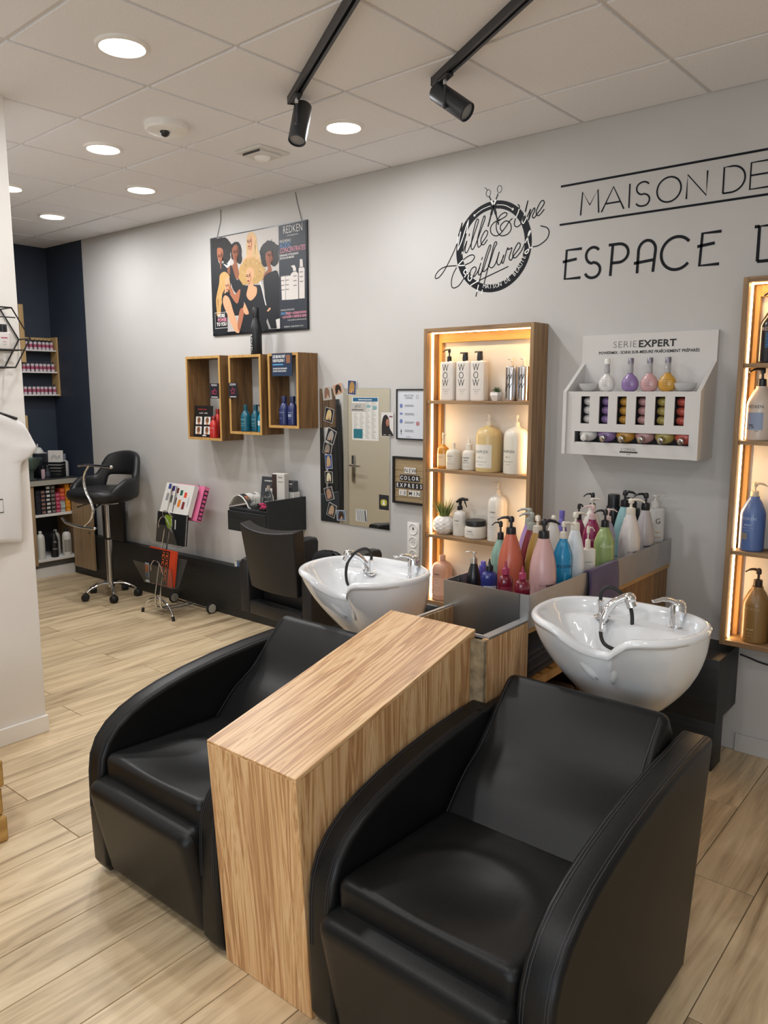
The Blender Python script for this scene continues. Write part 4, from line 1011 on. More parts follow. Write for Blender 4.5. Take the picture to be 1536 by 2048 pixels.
LOGO = [[(-178,-78),(-231,-75),(-300,-72),(-347,-85),(-376,-112),(-375,-131),(-346,-122),(-303,-75),(-239,28),(-220,93),(-199,151)],[(-199,151),(-211,92),(-223,39),(-227,6)],[(-227,6),(-200,55),(-173,123),(-156,162)],[(-156,162),(-167,104),(-188,35),(-199,-20)],[(-199,-20),(-182,17),(-166,51)],[(-166,51),(-178,7),(-173,-12),(-160,-4),(-138,34)],[(-149,87),(-154,74)],[(-138,34),(-112,98),(-94,144),(-98,156),(-108,148),(-124,99),(-138,30),(-134,3),(-120,8),(-100,43)],[(-100,43),(-74,102),(-54,147),(-53,165),(-62,161),(-80,111),(-97,52),(-93,11),(-79,14),(-67,30)],[(-67,30),(-42,58),(-33,79),(-43,90),(-58,80),(-75,49),(-72,24),(-56,19),(-34,42)],[(26,133),(52,137),(80,149),(82,161),(69,166),(46,158),(26,134),(19,103),(28,72),(54,51),(90,55),(111,78),(104,109),(81,123),(55,113),(44,93),(54,74)],[(44,132),(8,126),(-15,103),(-12,74),(12,56),(41,59),(76,91),(99,118),(118,131)],[(147,196),(157,187),(153,160),(134,122),(130,97),(145,85),(168,97),(193,152),(207,207)],[(207,207),(190,144),(177,108),(186,98),(204,126)],[(204,126),(224,163)],[(224,163),(213,108)],[(213,108),(228,143),(245,165),(248,151),(235,126),(245,116),(263,134)],[(263,134),(291,164),(302,183),(292,195),(277,185),(258,149),(262,127),(278,127),(303,151)],[(-178,-76),(-136,-64),(-116,-44),(-123,-29),(-151,-30),(-189,-48),(-232,-83),(-262,-134),(-265,-180),(-246,-194),(-212,-180),(-179,-142),(-162,-118),(-171,-101),(-184,-114),(-171,-127),(-146,-120)],[(-146,-120),(-155,-150),(-142,-164),(-123,-142)],[(-123,-142),(-103,-108),(-111,-93),(-130,-99),(-142,-120),(-132,-146),(-107,-137),(-80,-101)],[(-63,-46),(-70,-60)],[(-73,-75),(-89,-123),(-80,-138),(-56,-112)],[(-56,-112),(-28,-36),(-12,2),(-16,11),(-26,-1),(-54,-77),(-102,-252)],[(-64,-121),(-45,-120),(-21,-94),(9,-13),(25,15),(18,24),(7,9),(-21,-85),(-66,-240)],[(-27,-91),(-6,-108),(19,-89),(42,-30)],[(42,-30),(29,-74),(34,-95),(49,-92),(70,-53)],[(70,-48),(59,-80),(68,-89),(88,-26),(95,-14)],[(95,-14),(98,-25),(119,-19),(103,-67),(115,-80),(134,-55)],[(134,-55),(165,-22),(167,-3),(153,0),(129,-39),(126,-66),(145,-69),(175,-42)],[(175,-42),(203,8),(226,49),(222,54),(214,36),(214,6),(223,-24),(217,-49),(204,-57),(199,-47),(234,-29),(278,-23),(321,2),(334,34),(321,58),(284,72)],[(-139,-190),(-84,-168),(100,-111)]]
POSTER = [('gray',[(-480,363),(231,349),(226,-326),(-484,-320)]),('hair',[(-480,354),(-402,361),(-327,333),(-269,292),(-261,235),(-282,181),(-340,159),(-420,234),(-431,254),(-455,237),(-477,259)]),('black',[(-483,278),(-423,253),(-412,195),(-389,155),(-339,164),(-326,130),(-377,101),(-460,143)]),('skin2',[(-417,262),(-395,270),(-365,263),(-351,240),(-355,203),(-372,172),(-384,102),(-389,164),(-414,200)]),('black',[(-482,283),(-455,247),(-414,195),(-383,121),(-340,159),(-284,126),(-274,12),(-323,-222),(-336,-328),(-482,-323),(-490,-66)]),('white',[(-355,156),(-310,140),(-274,181),(-281,121),(-315,124)]),('hair',[(-263,259),(-240,286),(-203,289),(-167,271),(-147,223),(-150,159),(-173,133),(-202,145),(-252,178),(-267,217)]),('skin3',[(-253,234),(-237,260),(-207,271),(-186,248),(-184,208),(-197,173),(-205,155),(-195,122),(-177,32),(-250,57),(-308,95),(-292,131),(-239,140),(-241,173)]),('black',[(-277,132),(-255,123),(-221,45),(-192,31),(-161,67),(-119,17),(-137,-55),(-211,-64),(-261,-17),(-280,59)]),('blonde',[(-100,236),(-90,307),(-64,331),(-39,336),(-8,318),(12,277),(17,223),(39,157),(28,131),(-143,140),(-105,182)]),('skin1',[(-84,261),(-72,301),(-47,311),(-23,290),(-21,249),(-36,224),(-48,176),(28,149),(-135,157),(-80,183),(-75,228)]),('hair',[(46,166),(41,211),(80,242),(135,256),(195,238),(226,204),(226,129),(191,80),(137,103),(82,90),(55,120)]),('skin3',[(94,160),(112,185),(147,186),(166,157),(168,126),(144,104),(153,52),(72,14),(50,-24),(80,45),(116,73),(103,115)]),('black',[(72,17),(153,52),(223,23),(227,-281),(138,-322),(83,-291),(82,-109)]),('frizz',[(-182,83),(-150,140),(-84,166),(-21,159),(55,120),(85,72),(73,28),(37,-5),(-27,-13),(-91,-8),(-135,-14),(-177,36)]),('black',[(-187,-23),(-106,-16),(-6,-20),(50,-38),(94,-155),(117,-321),(-192,-320),(-125,-140),(-191,-126)]),('skin1',[(-110,54),(-94,93),(-65,102),(-30,83),(-28,42),(-47,16),(-34,-22),(0,-39),(-8,-88),(-67,-121),(-109,-85),(-92,-31),(-80,9),(-101,25)]),('strand',[(-440,-167),(-444,-84),(-404,23),(-393,79),(-346,99),(-301,80),(-288,46),(-344,-20),(-377,-65),(-398,-189),(-407,-208),(-442,-201)]),('skin1',[(-337,46),(-306,62),(-288,41),(-283,-16),(-318,-36),(-346,-53),(-340,-11)]),('black',[(-377,-70),(-346,-53),(-300,-43),(-264,-83),(-140,-130),(-157,-203),(-269,-206),(-365,-138)]),('skin1',[(-367,-90),(-342,-65),(-305,-80),(-280,-120),(-253,-188),(-192,-320),(-244,-322),(-315,-213),(-361,-133)]),('skin2',[(-290,4),(-261,-27),(-233,-67),(-187,-37),(-173,-48),(-198,-121),(-228,-124),(-285,-58)]),('skin2',[(-186,-183),(-148,-166),(-143,-209),(-192,-320),(-213,-285)]),('skin1',[(-132,-135),(-112,-160),(-88,-208),(-128,-210),(-149,-176)]),('skin1',[(100,-201),(125,-182),(138,-190),(114,-206)]),('white',[(41,6),(60,-43),(97,-169),(84,-159),(49,-47),(30,-5)]),('white',[(186,-265),(225,-258),(234,-326),(196,-327)]),('silver',[(102,-251),(136,-322),(117,-325),(91,-273)]),('navy',[(231,349),(505,354),(503,-338),(226,-328)]),('product',[(245,10),(289,13),(285,-141),(251,-141)]),('product',[(292,10),(344,12),(347,-144),(288,-142)]),('product',[(341,21),(364,32),(361,56),(342,71),(375,75),(390,56),(392,30),(409,19),(408,-144),(347,-144)]),('product',[(416,49),(426,57),(428,106),(452,104),(456,54),(470,44),(467,-144),(415,-143)])]
# ============================================================ lettering on the wall
YW = -.0012
def arc(cx, cz, rx, rz, a0, a1, n=20):
    return [(cx + rx * math.cos(R_(a0 + (a1 - a0) * i / n)), cz + rz * math.sin(R_(a0 + (a1 - a0) * i / n))) for i in range(n + 1)]
def sign(name, label, draw, loc=(0, 0, 0), m=None):
    b = MB(); draw(b)
    return tag(b.build(name, m or M_VINYL, None, loc, smooth=False), label, 'wall lettering')
def letters(label, strokes, w, x):
    # every letter is a part: strokes drawn on MB, grouped by letter
    t = thing('wall_lettering', label, 'wall lettering', (x, 0, 0))
    for grp in strokes:
        b = MB(); b.m = Matrix.Translation((-x, 0, 0))
        for p in grp:
            closed = p[0] == 'o'
            b.ribbon(p[1:] if closed else p, w, YW, closed=closed)
        b.build('letter', M_VINYL, t, smooth=False)
    return t
z0, z1 = 2.533, 2.642
h = z1 - z0; m = z0 + h / 2
letters('thin black capitals reading MAISON DE between two black lines on the wall', [
 [[(-1.822, z0), (-1.815, z1), (-1.775, m - .012), (-1.735, z1), (-1.727, z0)]],
 [[(-1.713, z0), (-1.656, z1), (-1.600, z0)], [(-1.692, z0 + .036), (-1.621, z0 + .036)]],
 [[(-1.575, z0), (-1.575, z1)]],
 [arc(-1.510, m + .027, .031, .026, 30, 190, 14) + arc(-1.510, m + .027, .031, .030, 200, 262, 5) + arc(-1.510, m - .029, .033, .028, 85, -60, 12) + arc(-1.510, m - .029, .034, .026, -75, -155, 8)],
 [['o'] + arc(-1.388, m, .055, h / 2, 0, 360, 40)[:-1]],
 [[(-1.306, z0), (-1.306, z1 - .004), (-1.219, z0 + .004), (-1.219, z1)]],
 [[(-1.148, z0), (-1.148, z1), (-1.115, z1)] + arc(-1.115, m, .056, h / 2, 90, -90, 20) + [(-1.148, z0)]],
 [[(-.960, z1), (-1.037, z1), (-1.037, z0), (-.960, z0)], [(-1.037, m + .002), (-.967, m + .002)]],
 [[(-.860, z0), (-.860, z1), (-.82, z1)] + arc(-.82, m + .027, .03, .027, 90, -90, 10) + [(-.860, m)]]], .0076, -1.4)
sign('wall_line', 'upper black line above the thin capitals on the wall', lambda b: b.box(-1.934, -.25, YW, 0, 2.681, 2.691))
sign('wall_line', 'lower black line under the thin capitals on the wall', lambda b: b.box(-1.934, -.25, YW, 0, 2.497, 2.507))
w = .0135; z0, z1 = 2.228, 2.374; h = z1 - z0; m = (z0 + z1) / 2
E_ = lambda x: [[(x + .088, z1), (x + .006, z1), (x, z0 + w / 2), (x + .086, z0 + w / 2)], [(x - .014, m + .018), (x + .062, m + .026)]]
letters('bold art deco capitals reading ESPACE D on the wall beside the right shelf', [
 E_(-1.896),
 [arc(-1.748, m + .036, .036, .036, 35, 180, 14) + arc(-1.748, m + .036, .036, .040, 190, 262, 6) + arc(-1.748, m - .037, .040, .037, 88, -60, 12) + arc(-1.748, m - .037, .040, .036, -75, -160, 8)],
 [[(-1.654, z0), (-1.647, z1 - .004)], [(-1.668, z1), (-1.620, z1)] + arc(-1.615, z1 - .043, .047, .043, 90, -90, 14) + [(-1.648, z1 - .086)]],
 [[(-1.520, z0), (-1.518, z1 - .046)] + arc(-1.477, z1 - .046, .041, .046, 180, 0, 16) + [(-1.444, z0)], [(-1.538, m - .026), (-1.444, m - .018)]],
 [arc(-1.337, m, .071, h / 2, 40, 320, 30)],
 E_(-1.231),
 [[(-.986, z0), (-.986, z1), (-.93, z1)] + arc(-.93, m, .06, h / 2, 90, -90, 16) + [(-.986, z0)], [(-1.006, z1), (-.986, z1)]]], w, -1.45)
# round scissors emblem
lg = thing('wall_emblem', 'round black scissors emblem with flowing handwritten shop name on the wall', 'wall emblem', (-2.326, 0, 2.440))
RO, RI = .236, .195
n = 72
b = MB()
b.add([(r * math.cos(2 * PI * i / n), -.0008, r * math.sin(2 * PI * i / n)) for r in (RO, RI) for i in range(n)], [(i, (i + 1) % n, n + (i + 1) % n, n + i) for i in range(n)])
b.build('ring', M_VINYL, lg, smooth=False)
def emb_strokes(strokes, width):
    dark, white = MB(), MB()
    for s in strokes:
        pts = [(p[0], p[2]) for p in cr([(x / 1000, 0, z / 1000) for x, z in s], 5)]
        run = []; cur = None
        n_ = len(pts)
        for i, p in enumerate(pts):
            r = math.hypot(*p); inside = RI - .001 < r < RO + .001
            if cur is None: cur = inside
            run.append(p)
            if inside != cur or i == n_ - 1:
                if len(run) > 1:
                    (white if cur else dark).ribbon(run, width, -.0013 if cur else -.0011)
                run = [p]; cur = inside
    return dark, white
dk, wh = emb_strokes(LOGO, .0056)
dk.build('handwriting', M_VINYL, lg, smooth=False); wh.build('handwriting', M_WPRINT, lg, smooth=False, label='white script crossing the ring')
b = MB(); w_ = MB()
for sgn, hole, pts in ((1, (-.034, .280), [(-.028, .263), (-.016, .240), (0, .213), (.016, .165), (.034, .110)]), (-1, (.035, .290), [(.027, .268), (.014, .240), (0, .213), (-.015, .165), (-.032, .108)])):
    k_ = len(pts)
    for i in range(k_ - 1):
        seg = [pts[i], pts[i + 1]]; mid = math.hypot((seg[0][0] + seg[1][0]) / 2, (seg[0][1] + seg[1][1]) / 2)
        ww = [.006, .010, .013, .008][i]
        (w_ if RI < mid < RO else b).ribbon(seg, ww, -.0014)
    b.ribbon(arc(*hole, .014, .018, 0, 360, 20)[:-1], .0026, -.0014, closed=True)
b.ribbon([(-.041, .296), (-.050, .308), (-.060, .310)], .003, -.0014)
for p in ([(-.119, .178), (-.092, .193), (-.061, .205), (-.018, .213)], [(.019, .213), (.071, .203), (.118, .177)]):
    w_.ribbon([(q[0], q[2]) for q in cr([(a, 0, c) for a, c in p], 5)], .0034, -.0014)
for c in ((-.119, .178), (.118, .177)): w_.poly([(c[0] + .0065 * math.cos(a * .52), -.0014, c[1] + .0065 * math.sin(a * .52)) for a in range(12)])
b.build('scissors', M_VINYL, lg, smooth=False); w_.build('scissors', M_WPRINT, lg, smooth=False, label='white scissor pivot over the ring')
b = MB(); s = 'MAISON DE BEAUTÉ'
for i, ch in enumerate(s):
    a = R_(-103 + 82 * i / (len(s) - 1)); r = .2155 - .010
    if ch != ' ': put_text(b, ch, .030, r * 1.05 * math.cos(a), r * 1.05 * math.sin(a), -.0014, rot=a + PI / 2, weight=-.0002)
b.build('lettering', M_WPRINT, lg, smooth=False)

# ============================================================ poster
ps = thing('wall_poster', 'large salon poster of six models in black hung on two cords', 'poster', (-4.213, -.006, 2.42))
MB().box(-.494, .494, -.006, .005, -.345, .345).build('panel', mat('poster_black', '#15171b', .35), ps, smooth=False)
PCOL = {'gray': '#b9b3ae', 'hair': '#1d1a1a', 'skin1': '#d3a07a', 'skin2': '#a8694b', 'skin3': '#8c5338', 'black': '#171a1f', 'white': '#d9d6d2', 'blonde': '#c9a877', 'frizz': '#b8945a', 'strand': '#c59a5e', 'silver': '#a9a7a4', 'navy': '#262c36', 'product': '#d6cfc9', 'lip': '#8d3b3b', 'mark': '#6d6a6c', 'shade': '#3d241b', 'sh_dark': '#6f412c', 'sh_light': '#b98460', 'hair0': '#332c2a', 'hair1': '#0f0d0e', 'frizz0': '#d6b77f', 'frizz1': '#8f6c40', 'blonde0': '#e2caa0', 'blonde1': '#a5824f', 'strand0': '#dcb983', 'strand1': '#9a7440', 'pink': '#d98fa0', 'blue': '#5d8fc0'}
order = []
pm = MB()
def pk(c):
    if c not in order: order.append(c)
    pm.k = order.index(c)
for i, (c, pts) in enumerate(POSTER):
    pk(c)
    pts = [(min(.488, max(-.488, x / 1000)), min(.339, max(-.339, z / 1000))) for x, z in pts]
    pts = pts if c in ('gray', 'navy', 'product', 'white', 'silver') else [(q[0], q[2]) for q in cr([(a, 0, b_) for a, b_ in pts], 4, True)]
    pts = [(max(-.488, min(.488, x)), max(-.339, min(.339, z))) for x, z in pts]
    if c in ('hair', 'frizz'):     # fuzzy outline of the curls
        cxm, czm = sum(p[0] for p in pts) / len(pts), sum(p[1] for p in pts) / len(pts)
        pts = [(cxm + (x - cxm) * (1 + .045 * math.sin(7.3 * k_) + .035 * math.sin(3.1 * k_ * k_)), czm + (z - czm) * (1 + .045 * math.cos(5.7 * k_) + .035 * math.sin(2.3 * k_ * k_))) for k_, (x, z) in enumerate(pts)]
        pts = [(max(-.488, min(.488, x)), max(-.339, min(.339, z))) for x, z in pts]
    pm.poly([(x, -.0063 - .00008 * i, z) for x, z in pts])
    if c in ('hair', 'frizz', 'blonde', 'strand'):
        xs0, xs1, zs0, zs1 = min(p[0] for p in pts), max(p[0] for p in pts), min(p[1] for p in pts), max(p[1] for p in pts)
        rg = random.Random(i)
        for k_ in range(46 if c in ('hair', 'frizz') else 16):
            pk(c + str(k_ % 2))
            if c in ('hair', 'frizz'):
                a_, q_ = rg.uniform(0, 2 * PI), rg.uniform(.45, .92)
                x, z = (xs0 + xs1) / 2 + q_ * (xs1 - xs0) * .5 * math.cos(a_), (zs0 + zs1) / 2 + q_ * (zs1 - zs0) * .5 * math.sin(a_)
                r_ = rg.uniform(.006, .013)
                if -.47 < x < .47 and -.32 < z < .32: pm.ribbon([(x + r_ * math.cos(b_), z + r_ * math.sin(b_)) for b_ in (a_, a_ + .8, a_ + 1.6, a_ + 2.4)], .0028, -.0063 - .00008 * i - .00003)
            else:
                z = zs0 + (zs1 - zs0) * rg.uniform(.25, .85)
                e = [p for p in pts if abs(p[1] - z) < .03]
                if len(e) > 1:
                    x = min(p[0] for p in e) + .012 + rg.uniform(0, .25) * (max(p[0] for p in e) - min(p[0] for p in e))
                    if rg.random() < .5: x = max(p[0] for p in e) - .012 - rg.uniform(0, .2) * (max(p[0] for p in e) - min(p[0] for p in e))
                    l_ = rg.uniform(.03, .07)
                    pm.ribbon([(x, z), (x + .003, z - l_ / 2), (x - .002, max(-.335, z - l_))], .003, -.0063 - .00008 * i - .00003)
# faces: eyes, brow and mouth of each printed head
yy = -.0094
for fx, fz, s_ in ((-.386, .205, .030), (-.215, .215, .030), (-.067, .268, .030), (.139, .156, .030), (-.085, .040, .031), (-.316, -.005, .024)):
    dark_ = fx in (-.386, -.215, .139)
    pk('sh_dark' if dark_ else 'sh_light')
    pm.poly([(fx + s_ * (.30 + .62 * math.cos(a)), yy + .0004, fz - s_ * .1 + s_ * 1.35 * math.sin(a)) for a in [-1.5 + .25 * q for q in range(13)]] + [(fx + s_ * (.30 + .30 * math.cos(a)), yy + .0004, fz - s_ * .1 + s_ * 1.35 * math.sin(a)) for a in [1.5 - .25 * q for q in range(13)]])
    pm.poly([(fx - s_ * .35, yy + .0003, fz - s_ * 1.25), (fx + s_ * .45, yy + .0003, fz - s_ * 1.2), (fx + s_ * .5, yy + .0003, fz - s_ * 1.75), (fx - s_ * .1, yy + .0003, fz - s_ * 1.55)])
    for sgn in (-1, 1):
        pk('shade'); pm.poly([(fx + sgn * s_ * .42 + s_ * .26 * math.cos(a * PI / 4), yy, fz + s_ * .18 + s_ * .13 * math.sin(a * PI / 4)) for a in range(8)])
        pm.ribbon([(fx + sgn * s_ * .42 - s_ * .28, fz + s_ * .48), (fx + sgn * s_ * .42 + s_ * .28, fz + s_ * .50)], s_ * .13, yy)
    pm.ribbon([(fx, fz + s_ * .2), (fx - s_ * .08, fz - s_ * .35), (fx + s_ * .10, fz - s_ * .38)], s_ * .08, yy)
    pk('lip'); pm.poly([(fx + s_ * .34 * math.cos(a * PI / 4), yy, fz - s_ * .85 + s_ * .18 * math.sin(a * PI / 4)) for a in range(8)])
pk('white')
put_text(pm, 'REDKEN', .070, .366, .282, yy, sx=.70, weight=-.0008)
put_text(pm, '5TH AVENUE NYC', .013, .366, .262, yy)
put_text(pm, 'NOUVEAU', .026, .238, .228, yy, shear=.2, align='LEFT', sx=.85)
pk('blue'); put_text(pm, 'ACIDIC', .046, .238, .194, yy, shear=.2, align='LEFT', sx=.72); put_text(pm, 'PROT', .024, .238, -.238, yy, shear=.2, align='LEFT', weight=.0008, sx=.9)
pk('pink'); put_text(pm, 'CONCENTRATES', .046, .238, .162, yy, shear=.2, align='LEFT', sx=.68)
put_text(pm, 'ÉINES + HYDRATATION', .021, .480, -.238, yy, shear=.2, align='RIGHT', weight=.0006, sx=.86)
put_text(pm, '+ pH ACIDE = CHEVEUX SAINS', .021, .480, -.260, yy, shear=.2, align='RIGHT', weight=.0006, sx=.80)
pk('white')
put_text(pm, 'DEMANDEZ VOTRE SERVICE', .018, .238, .140, yy, align='LEFT', sx=.78, weight=.0004); put_text(pm, 'DE SOIN SUR-MESURE', .018, .238, .122, yy, align='LEFT', sx=.78, weight=.0004)
put_text(pm, 'NOUVELLE INTELLIGENCE', .014, .238, -.212, yy, align='LEFT', sx=.8); put_text(pm, 'POUR UNE FIBRE PLUS FORTE DE LA RACINE', .011, .480, -.280, yy, align='RIGHT', sx=.8)
put_text(pm, 'REDKEN.FR - MORE POWER TO YOU', .013, .36, -.322, yy, sx=.85)
put_text(pm, 'MORE', .034, -.388, -.216, yy, weight=.0015, sx=.85); put_text(pm, 'TO YOU', .034, -.388, -.276, yy, weight=.0015, sx=.85)
pm.ribbon([(-.460, -.182), (-.316, -.182), (-.316, -.292), (-.460, -.292)], .004, yy, closed=True)
pk('pink'); put_text(pm, 'POWER', .034, -.380, -.246, yy, weight=.0012, sx=.85)
pk('mark')
for x, z in ((.262, .02), (.305, .02), (.38, .04), (.44, .06)):
    for j in range(4): pm.box(x - .016, x + .016, yy - .0001, yy, z - .03 * j - .008, z - .03 * j - .003)
pm.build('print', [flat(PCOL[c]) for c in order], ps, smooth=False)
for xa, xb in ((-.425, -.378), (.445, .405)):
    MB().tube([(xa, 0, .338), (xb, .002, .450), (xb - .02 * (1 if xa > 0 else -.2), .002, .53)], .0022, 6).build('cord', mat('cord_grey', '#6d6a66', .6), ps)

# ============================================================ wall crates
def crate(label, x0, x1, z0, z1, dep):
    t = thing('wall_crate', label, 'shelf', ((x0 + x1) / 2, 0, z0), 0, 'wooden crates on the wall')
    w, h, th = (x1 - x0) / 2, z1 - z0, .017
    def p(nm, m, *bx): return MB().rbox(*bx, .0012, 1).build(nm, m, t, smooth=False)
    for s in (-1, 1):
        e = [-dep, -dep * .64, -dep * .30, -.001]
        for a, b_ in zip(e[:-1], e[1:]): p('side_board', M_CZ, s * w, s * (w - th), a + .0006, b_ - .0006, 0, h)
    p('top_board', M_CX, -w + th, w - th, -dep, -.001, h - th, h); p('bottom_board', M_CX, -w + th, w - th, -dep, -.001, 0, th)
    MB().box(-w, -w + th, -dep - .002, -dep, 0, h).box(w - th, w, -dep - .002, -dep, 0, h).box(-w + th, w - th, -dep - .002, -dep, 0, th).box(-w + th, w - th, -dep - .002, -dep, h - th, h).build('front_edging', M_CE, t, smooth=False)
    return t
crate('wooden wall crate on the left, holding a photo card and two red bottles', -4.797, -4.408, 1.326, 1.922, .198)
crate('wooden wall crate in the middle with the black flask on top', -4.315, -3.984, 1.382, 1.918, .198)
crate('wooden wall crate on the right, beside the mirror, with a blue card', -3.936, -3.650, 1.434, 1.920, .178)
def card(name, label, cat, loc, w, h, col, prints, rotz=0.0, tilt=0.0, th=.003, group=None):
    """flat printed card standing on its lower edge; prints: callable drawing on an MB with colour keys"""
    t = thing(name, label, cat, loc, rotz, group)
    b = MB(); b.m = Matrix.Rotation(tilt, 4, 'X'); b.box(-w / 2, w / 2, 0, th, 0, h); b.build('card', flat(col, .4), t, smooth=False)
    pm = MB(); pm.m = Matrix.Rotation(tilt, 4, 'X'); order = []
    def key(c):
        if c not in order: order.append(c)
        pm.k = order.index(c)
    prints(pm, key, w, h)
    if pm.v: pm.build('print', [flat(c, .5) for c in order], t, smooth=False)
    return t
Y1 = -.0006
def rect(b, x0, x1, z0, z1, y=Y1): b.add([(x0, y, z0), (x1, y, z0), (x1, y, z1), (x0, y, z1)], [(0, 1, 2, 3)])
def before_after(b, k, w, h):
    k('#c9443a'); put_text(b, 'EXTREME LENGTH', .014, -w * .08, h * .86, Y1, sx=.8); k('#d8d5d0'); put_text(b, 'AVANT   APRES', .016, 0, h * .74, Y1, sx=.8)
    for i in (0, 1):
        for j in (0, 1):
            x, z = -w * .40 + i * w * .46, h * (.40 - .31 * j)
            k('#d8d5d0'); rect(b, x, x + w * .34, z, z + h * .25)
            k('#7a4f33'); b.poly([(x + w * .17 + w * .09 * math.cos(a * PI / 6), Y1 * 1.3, z + h * .14 + h * .10 * math.sin(a * PI / 6)) for a in range(12)])
            k('#b98a6a'); rect(b, x + w * .11, x + w * .23, z, z + h * .06, Y1 * 1.5)
    k('#d8d5d0'); rect(b, 0, w * .2, h * .03, h * .07)
card('photo_card', 'black card with four small hair photos standing in the left crate', 'card', (-4.682, -.160, 1.343), .195, .228, '#1e1c1c', before_after, R_(4), R_(-6))
for x, y, l, h_ in ((-4.532, -.168, 'red bottle in front, in the left crate by the photo card', .150), (-4.572, -.098, 'taller red bottle at the back of the left crate', .200)):
    B_('shampoo_bottle', l, (x, y, 1.343), .032, h_ * .88, 'shoulder', '#b8261f', 'cap', h_ * .14, '#8d1d1c', pr=.5, texts=[('REDKEN', .013, .50, '#e0a59c'), ('soft', .012, .3, '#e0a59c')], group='red bottles in the left crate')
for i, (x, y) in enumerate(((-4.205, -.150), (-4.150, -.105), (-4.105, -.070))):
    B_('shampoo_bottle', ['teal bottle at the left front of the middle crate', 'teal bottle in the middle of the row in the middle crate', 'teal bottle at the back of the row in the middle crate'][i], (x, y, 1.399), .034, .150, 'shoulder', '#0f5a6d', 'cap', .034, '#0e4a58', pr=.46, texts=[('REDKEN', .012, .52, '#8fc0c8'), ('extreme', .011, .36, '#8fc0c8'), ('length', .011, .26, '#8fc0c8')], group='teal bottles in the middle crate')
B_('serum_bottle', 'bright cyan slim bottle with black prongs cap in the middle crate', (-4.043, -.155, 1.399), .021, .130, 'shoulder', '#1b87a6', 'mist', .06, K, pr=.5, texts=[('extreme', .009, .5, '#d9e6e8')], patch=(-.8, .8, .35, .6, '#cfd9da'))
for i, (x, y, l) in enumerate(((-3.842, -.125, 'navy blue bottle at the left in the right crate'), (-3.765, -.120, 'navy blue bottle with a white label in the right crate'), (-3.715, -.075, 'navy blue bottle half hidden behind the right crate side'))):
    B_('shampoo_bottle', l, (x, y, 1.451), .034, .155, 'shoulder', '#26305f', 'cap', .036, '#20284e', pr=.55, texts=[('REDKEN', .012, .52, '#9aa3c4'), ('blue', .010, .28, '#9aa3c4')], group='navy bottles in the right crate', patch=(-.45, .45, .36, .48, '#8f97b4') if i == 1 else None)
def neon(shape):
    def f(b, k, w, h):
        k('#d8d5d6'); put_text(b, 'REDKEN', .021, 0, h * .82, Y1, sx=.8); rect(b, -w * .36, w * .36, h * .06, h * .11)
        k('#a83a58')
        if shape == 'star':
            b.ribbon([(w * (.28 if i % 2 == 0 else .13) * math.sin(i * PI / 5), h * .46 + w * (.28 if i % 2 == 0 else .13) * math.cos(i * PI / 5)) for i in range(10)], .005, Y1, closed=True)
        else:
            b.ribbon([(-w * .28, h * .30), (-w * .28, h * .50), (-w * .12, h * .50), (-w * .12, h * .30)], .005, Y1, closed=True)
            b.ribbon([(-w * .06, h * .30), (-w * .06, h * .48), (w * .05, h * .66), (w * .10, h * .62), (w * .07, h * .50), (w * .26, h * .50), (w * .22, h * .30)], .005, Y1, closed=True)
    return f
card('promo_card', 'black card with a red neon thumb on the left crate front edge', 'card', (-4.470, -.204, 1.625), .098, .098 * 1.06, '#25242a', neon('thumb'), group='neon promo cards on the crates')
card('promo_card', 'black card with a red neon star on the middle crate front edge', 'card', (-4.268, -.204, 1.628), .090, .098 * 1.06, '#25242a', neon('star'), group='neon promo cards on the crates')
def blue_card(b, k, w, h):
    k('#e3e1dd'); put_text(b, 'LES BRUNS ONT', .026, -w * .45, h * .80, Y1, align='LEFT', sx=.62, weight=.0008); put_text(b, 'UNE PULSION ?', .026, -w * .45, h * .62, Y1, align='LEFT', sx=.62, weight=.0008)
    put_text(b, 'LES PIGMENTS BLEUS NEUTRALISENT', .013, -w * .45, h * .30, Y1, align='LEFT', sx=.62, weight=.0004); put_text(b, 'LES REFLETS ORANGES DES BRUNS', .013, -w * .45, h * .19, Y1, align='LEFT', sx=.62, weight=.0004)
    k('#5b9fd0'); rect(b, -w * .45, w * .08, h * .48, h * .53)
    k('#8a5c3e'); rect(b, w * .22, w * .42, h * .56, h * .92)
card('promo_card', 'navy blue text card hanging from the top of the right crate', 'card', (-3.793, -.186, 1.772), .188, .146, '#24344f', blue_card)
# black flask
fl = thing('water_flask', 'tall matt black steel flask standing on the middle crate', 'flask', (-4.105, -.125, 1.918))
MB().lathe([(.034, 0), (.0385, .006), (.0385, .165), (.036, .19), (.026, .222), (.022, .236), (.021, .250)], 32).build('body', mat('flask_black', '#15171b', .45), fl)
MB().lathe([(.0225, .248), (.0235, .252), (.0215, .306), (.019, .312), (1e-6, .312)], 28, cap=False).build('cap', M_BLK, fl)
b = MB(); put_text(b, 'REDKEN', .033, 0, 0, 0, sx=1.0)
b2 = MB()
for p in b.v:
    a = (p[2] - .012) / .0388 + R_(-12)
    b2.v.append((.0390 * math.sin(a), -.0390 * math.cos(a), .075 - p[0]))
b2.f, b2.mi = b.f, b.mi
b2.build('lettering', M_WPRINT, fl, smooth=False)
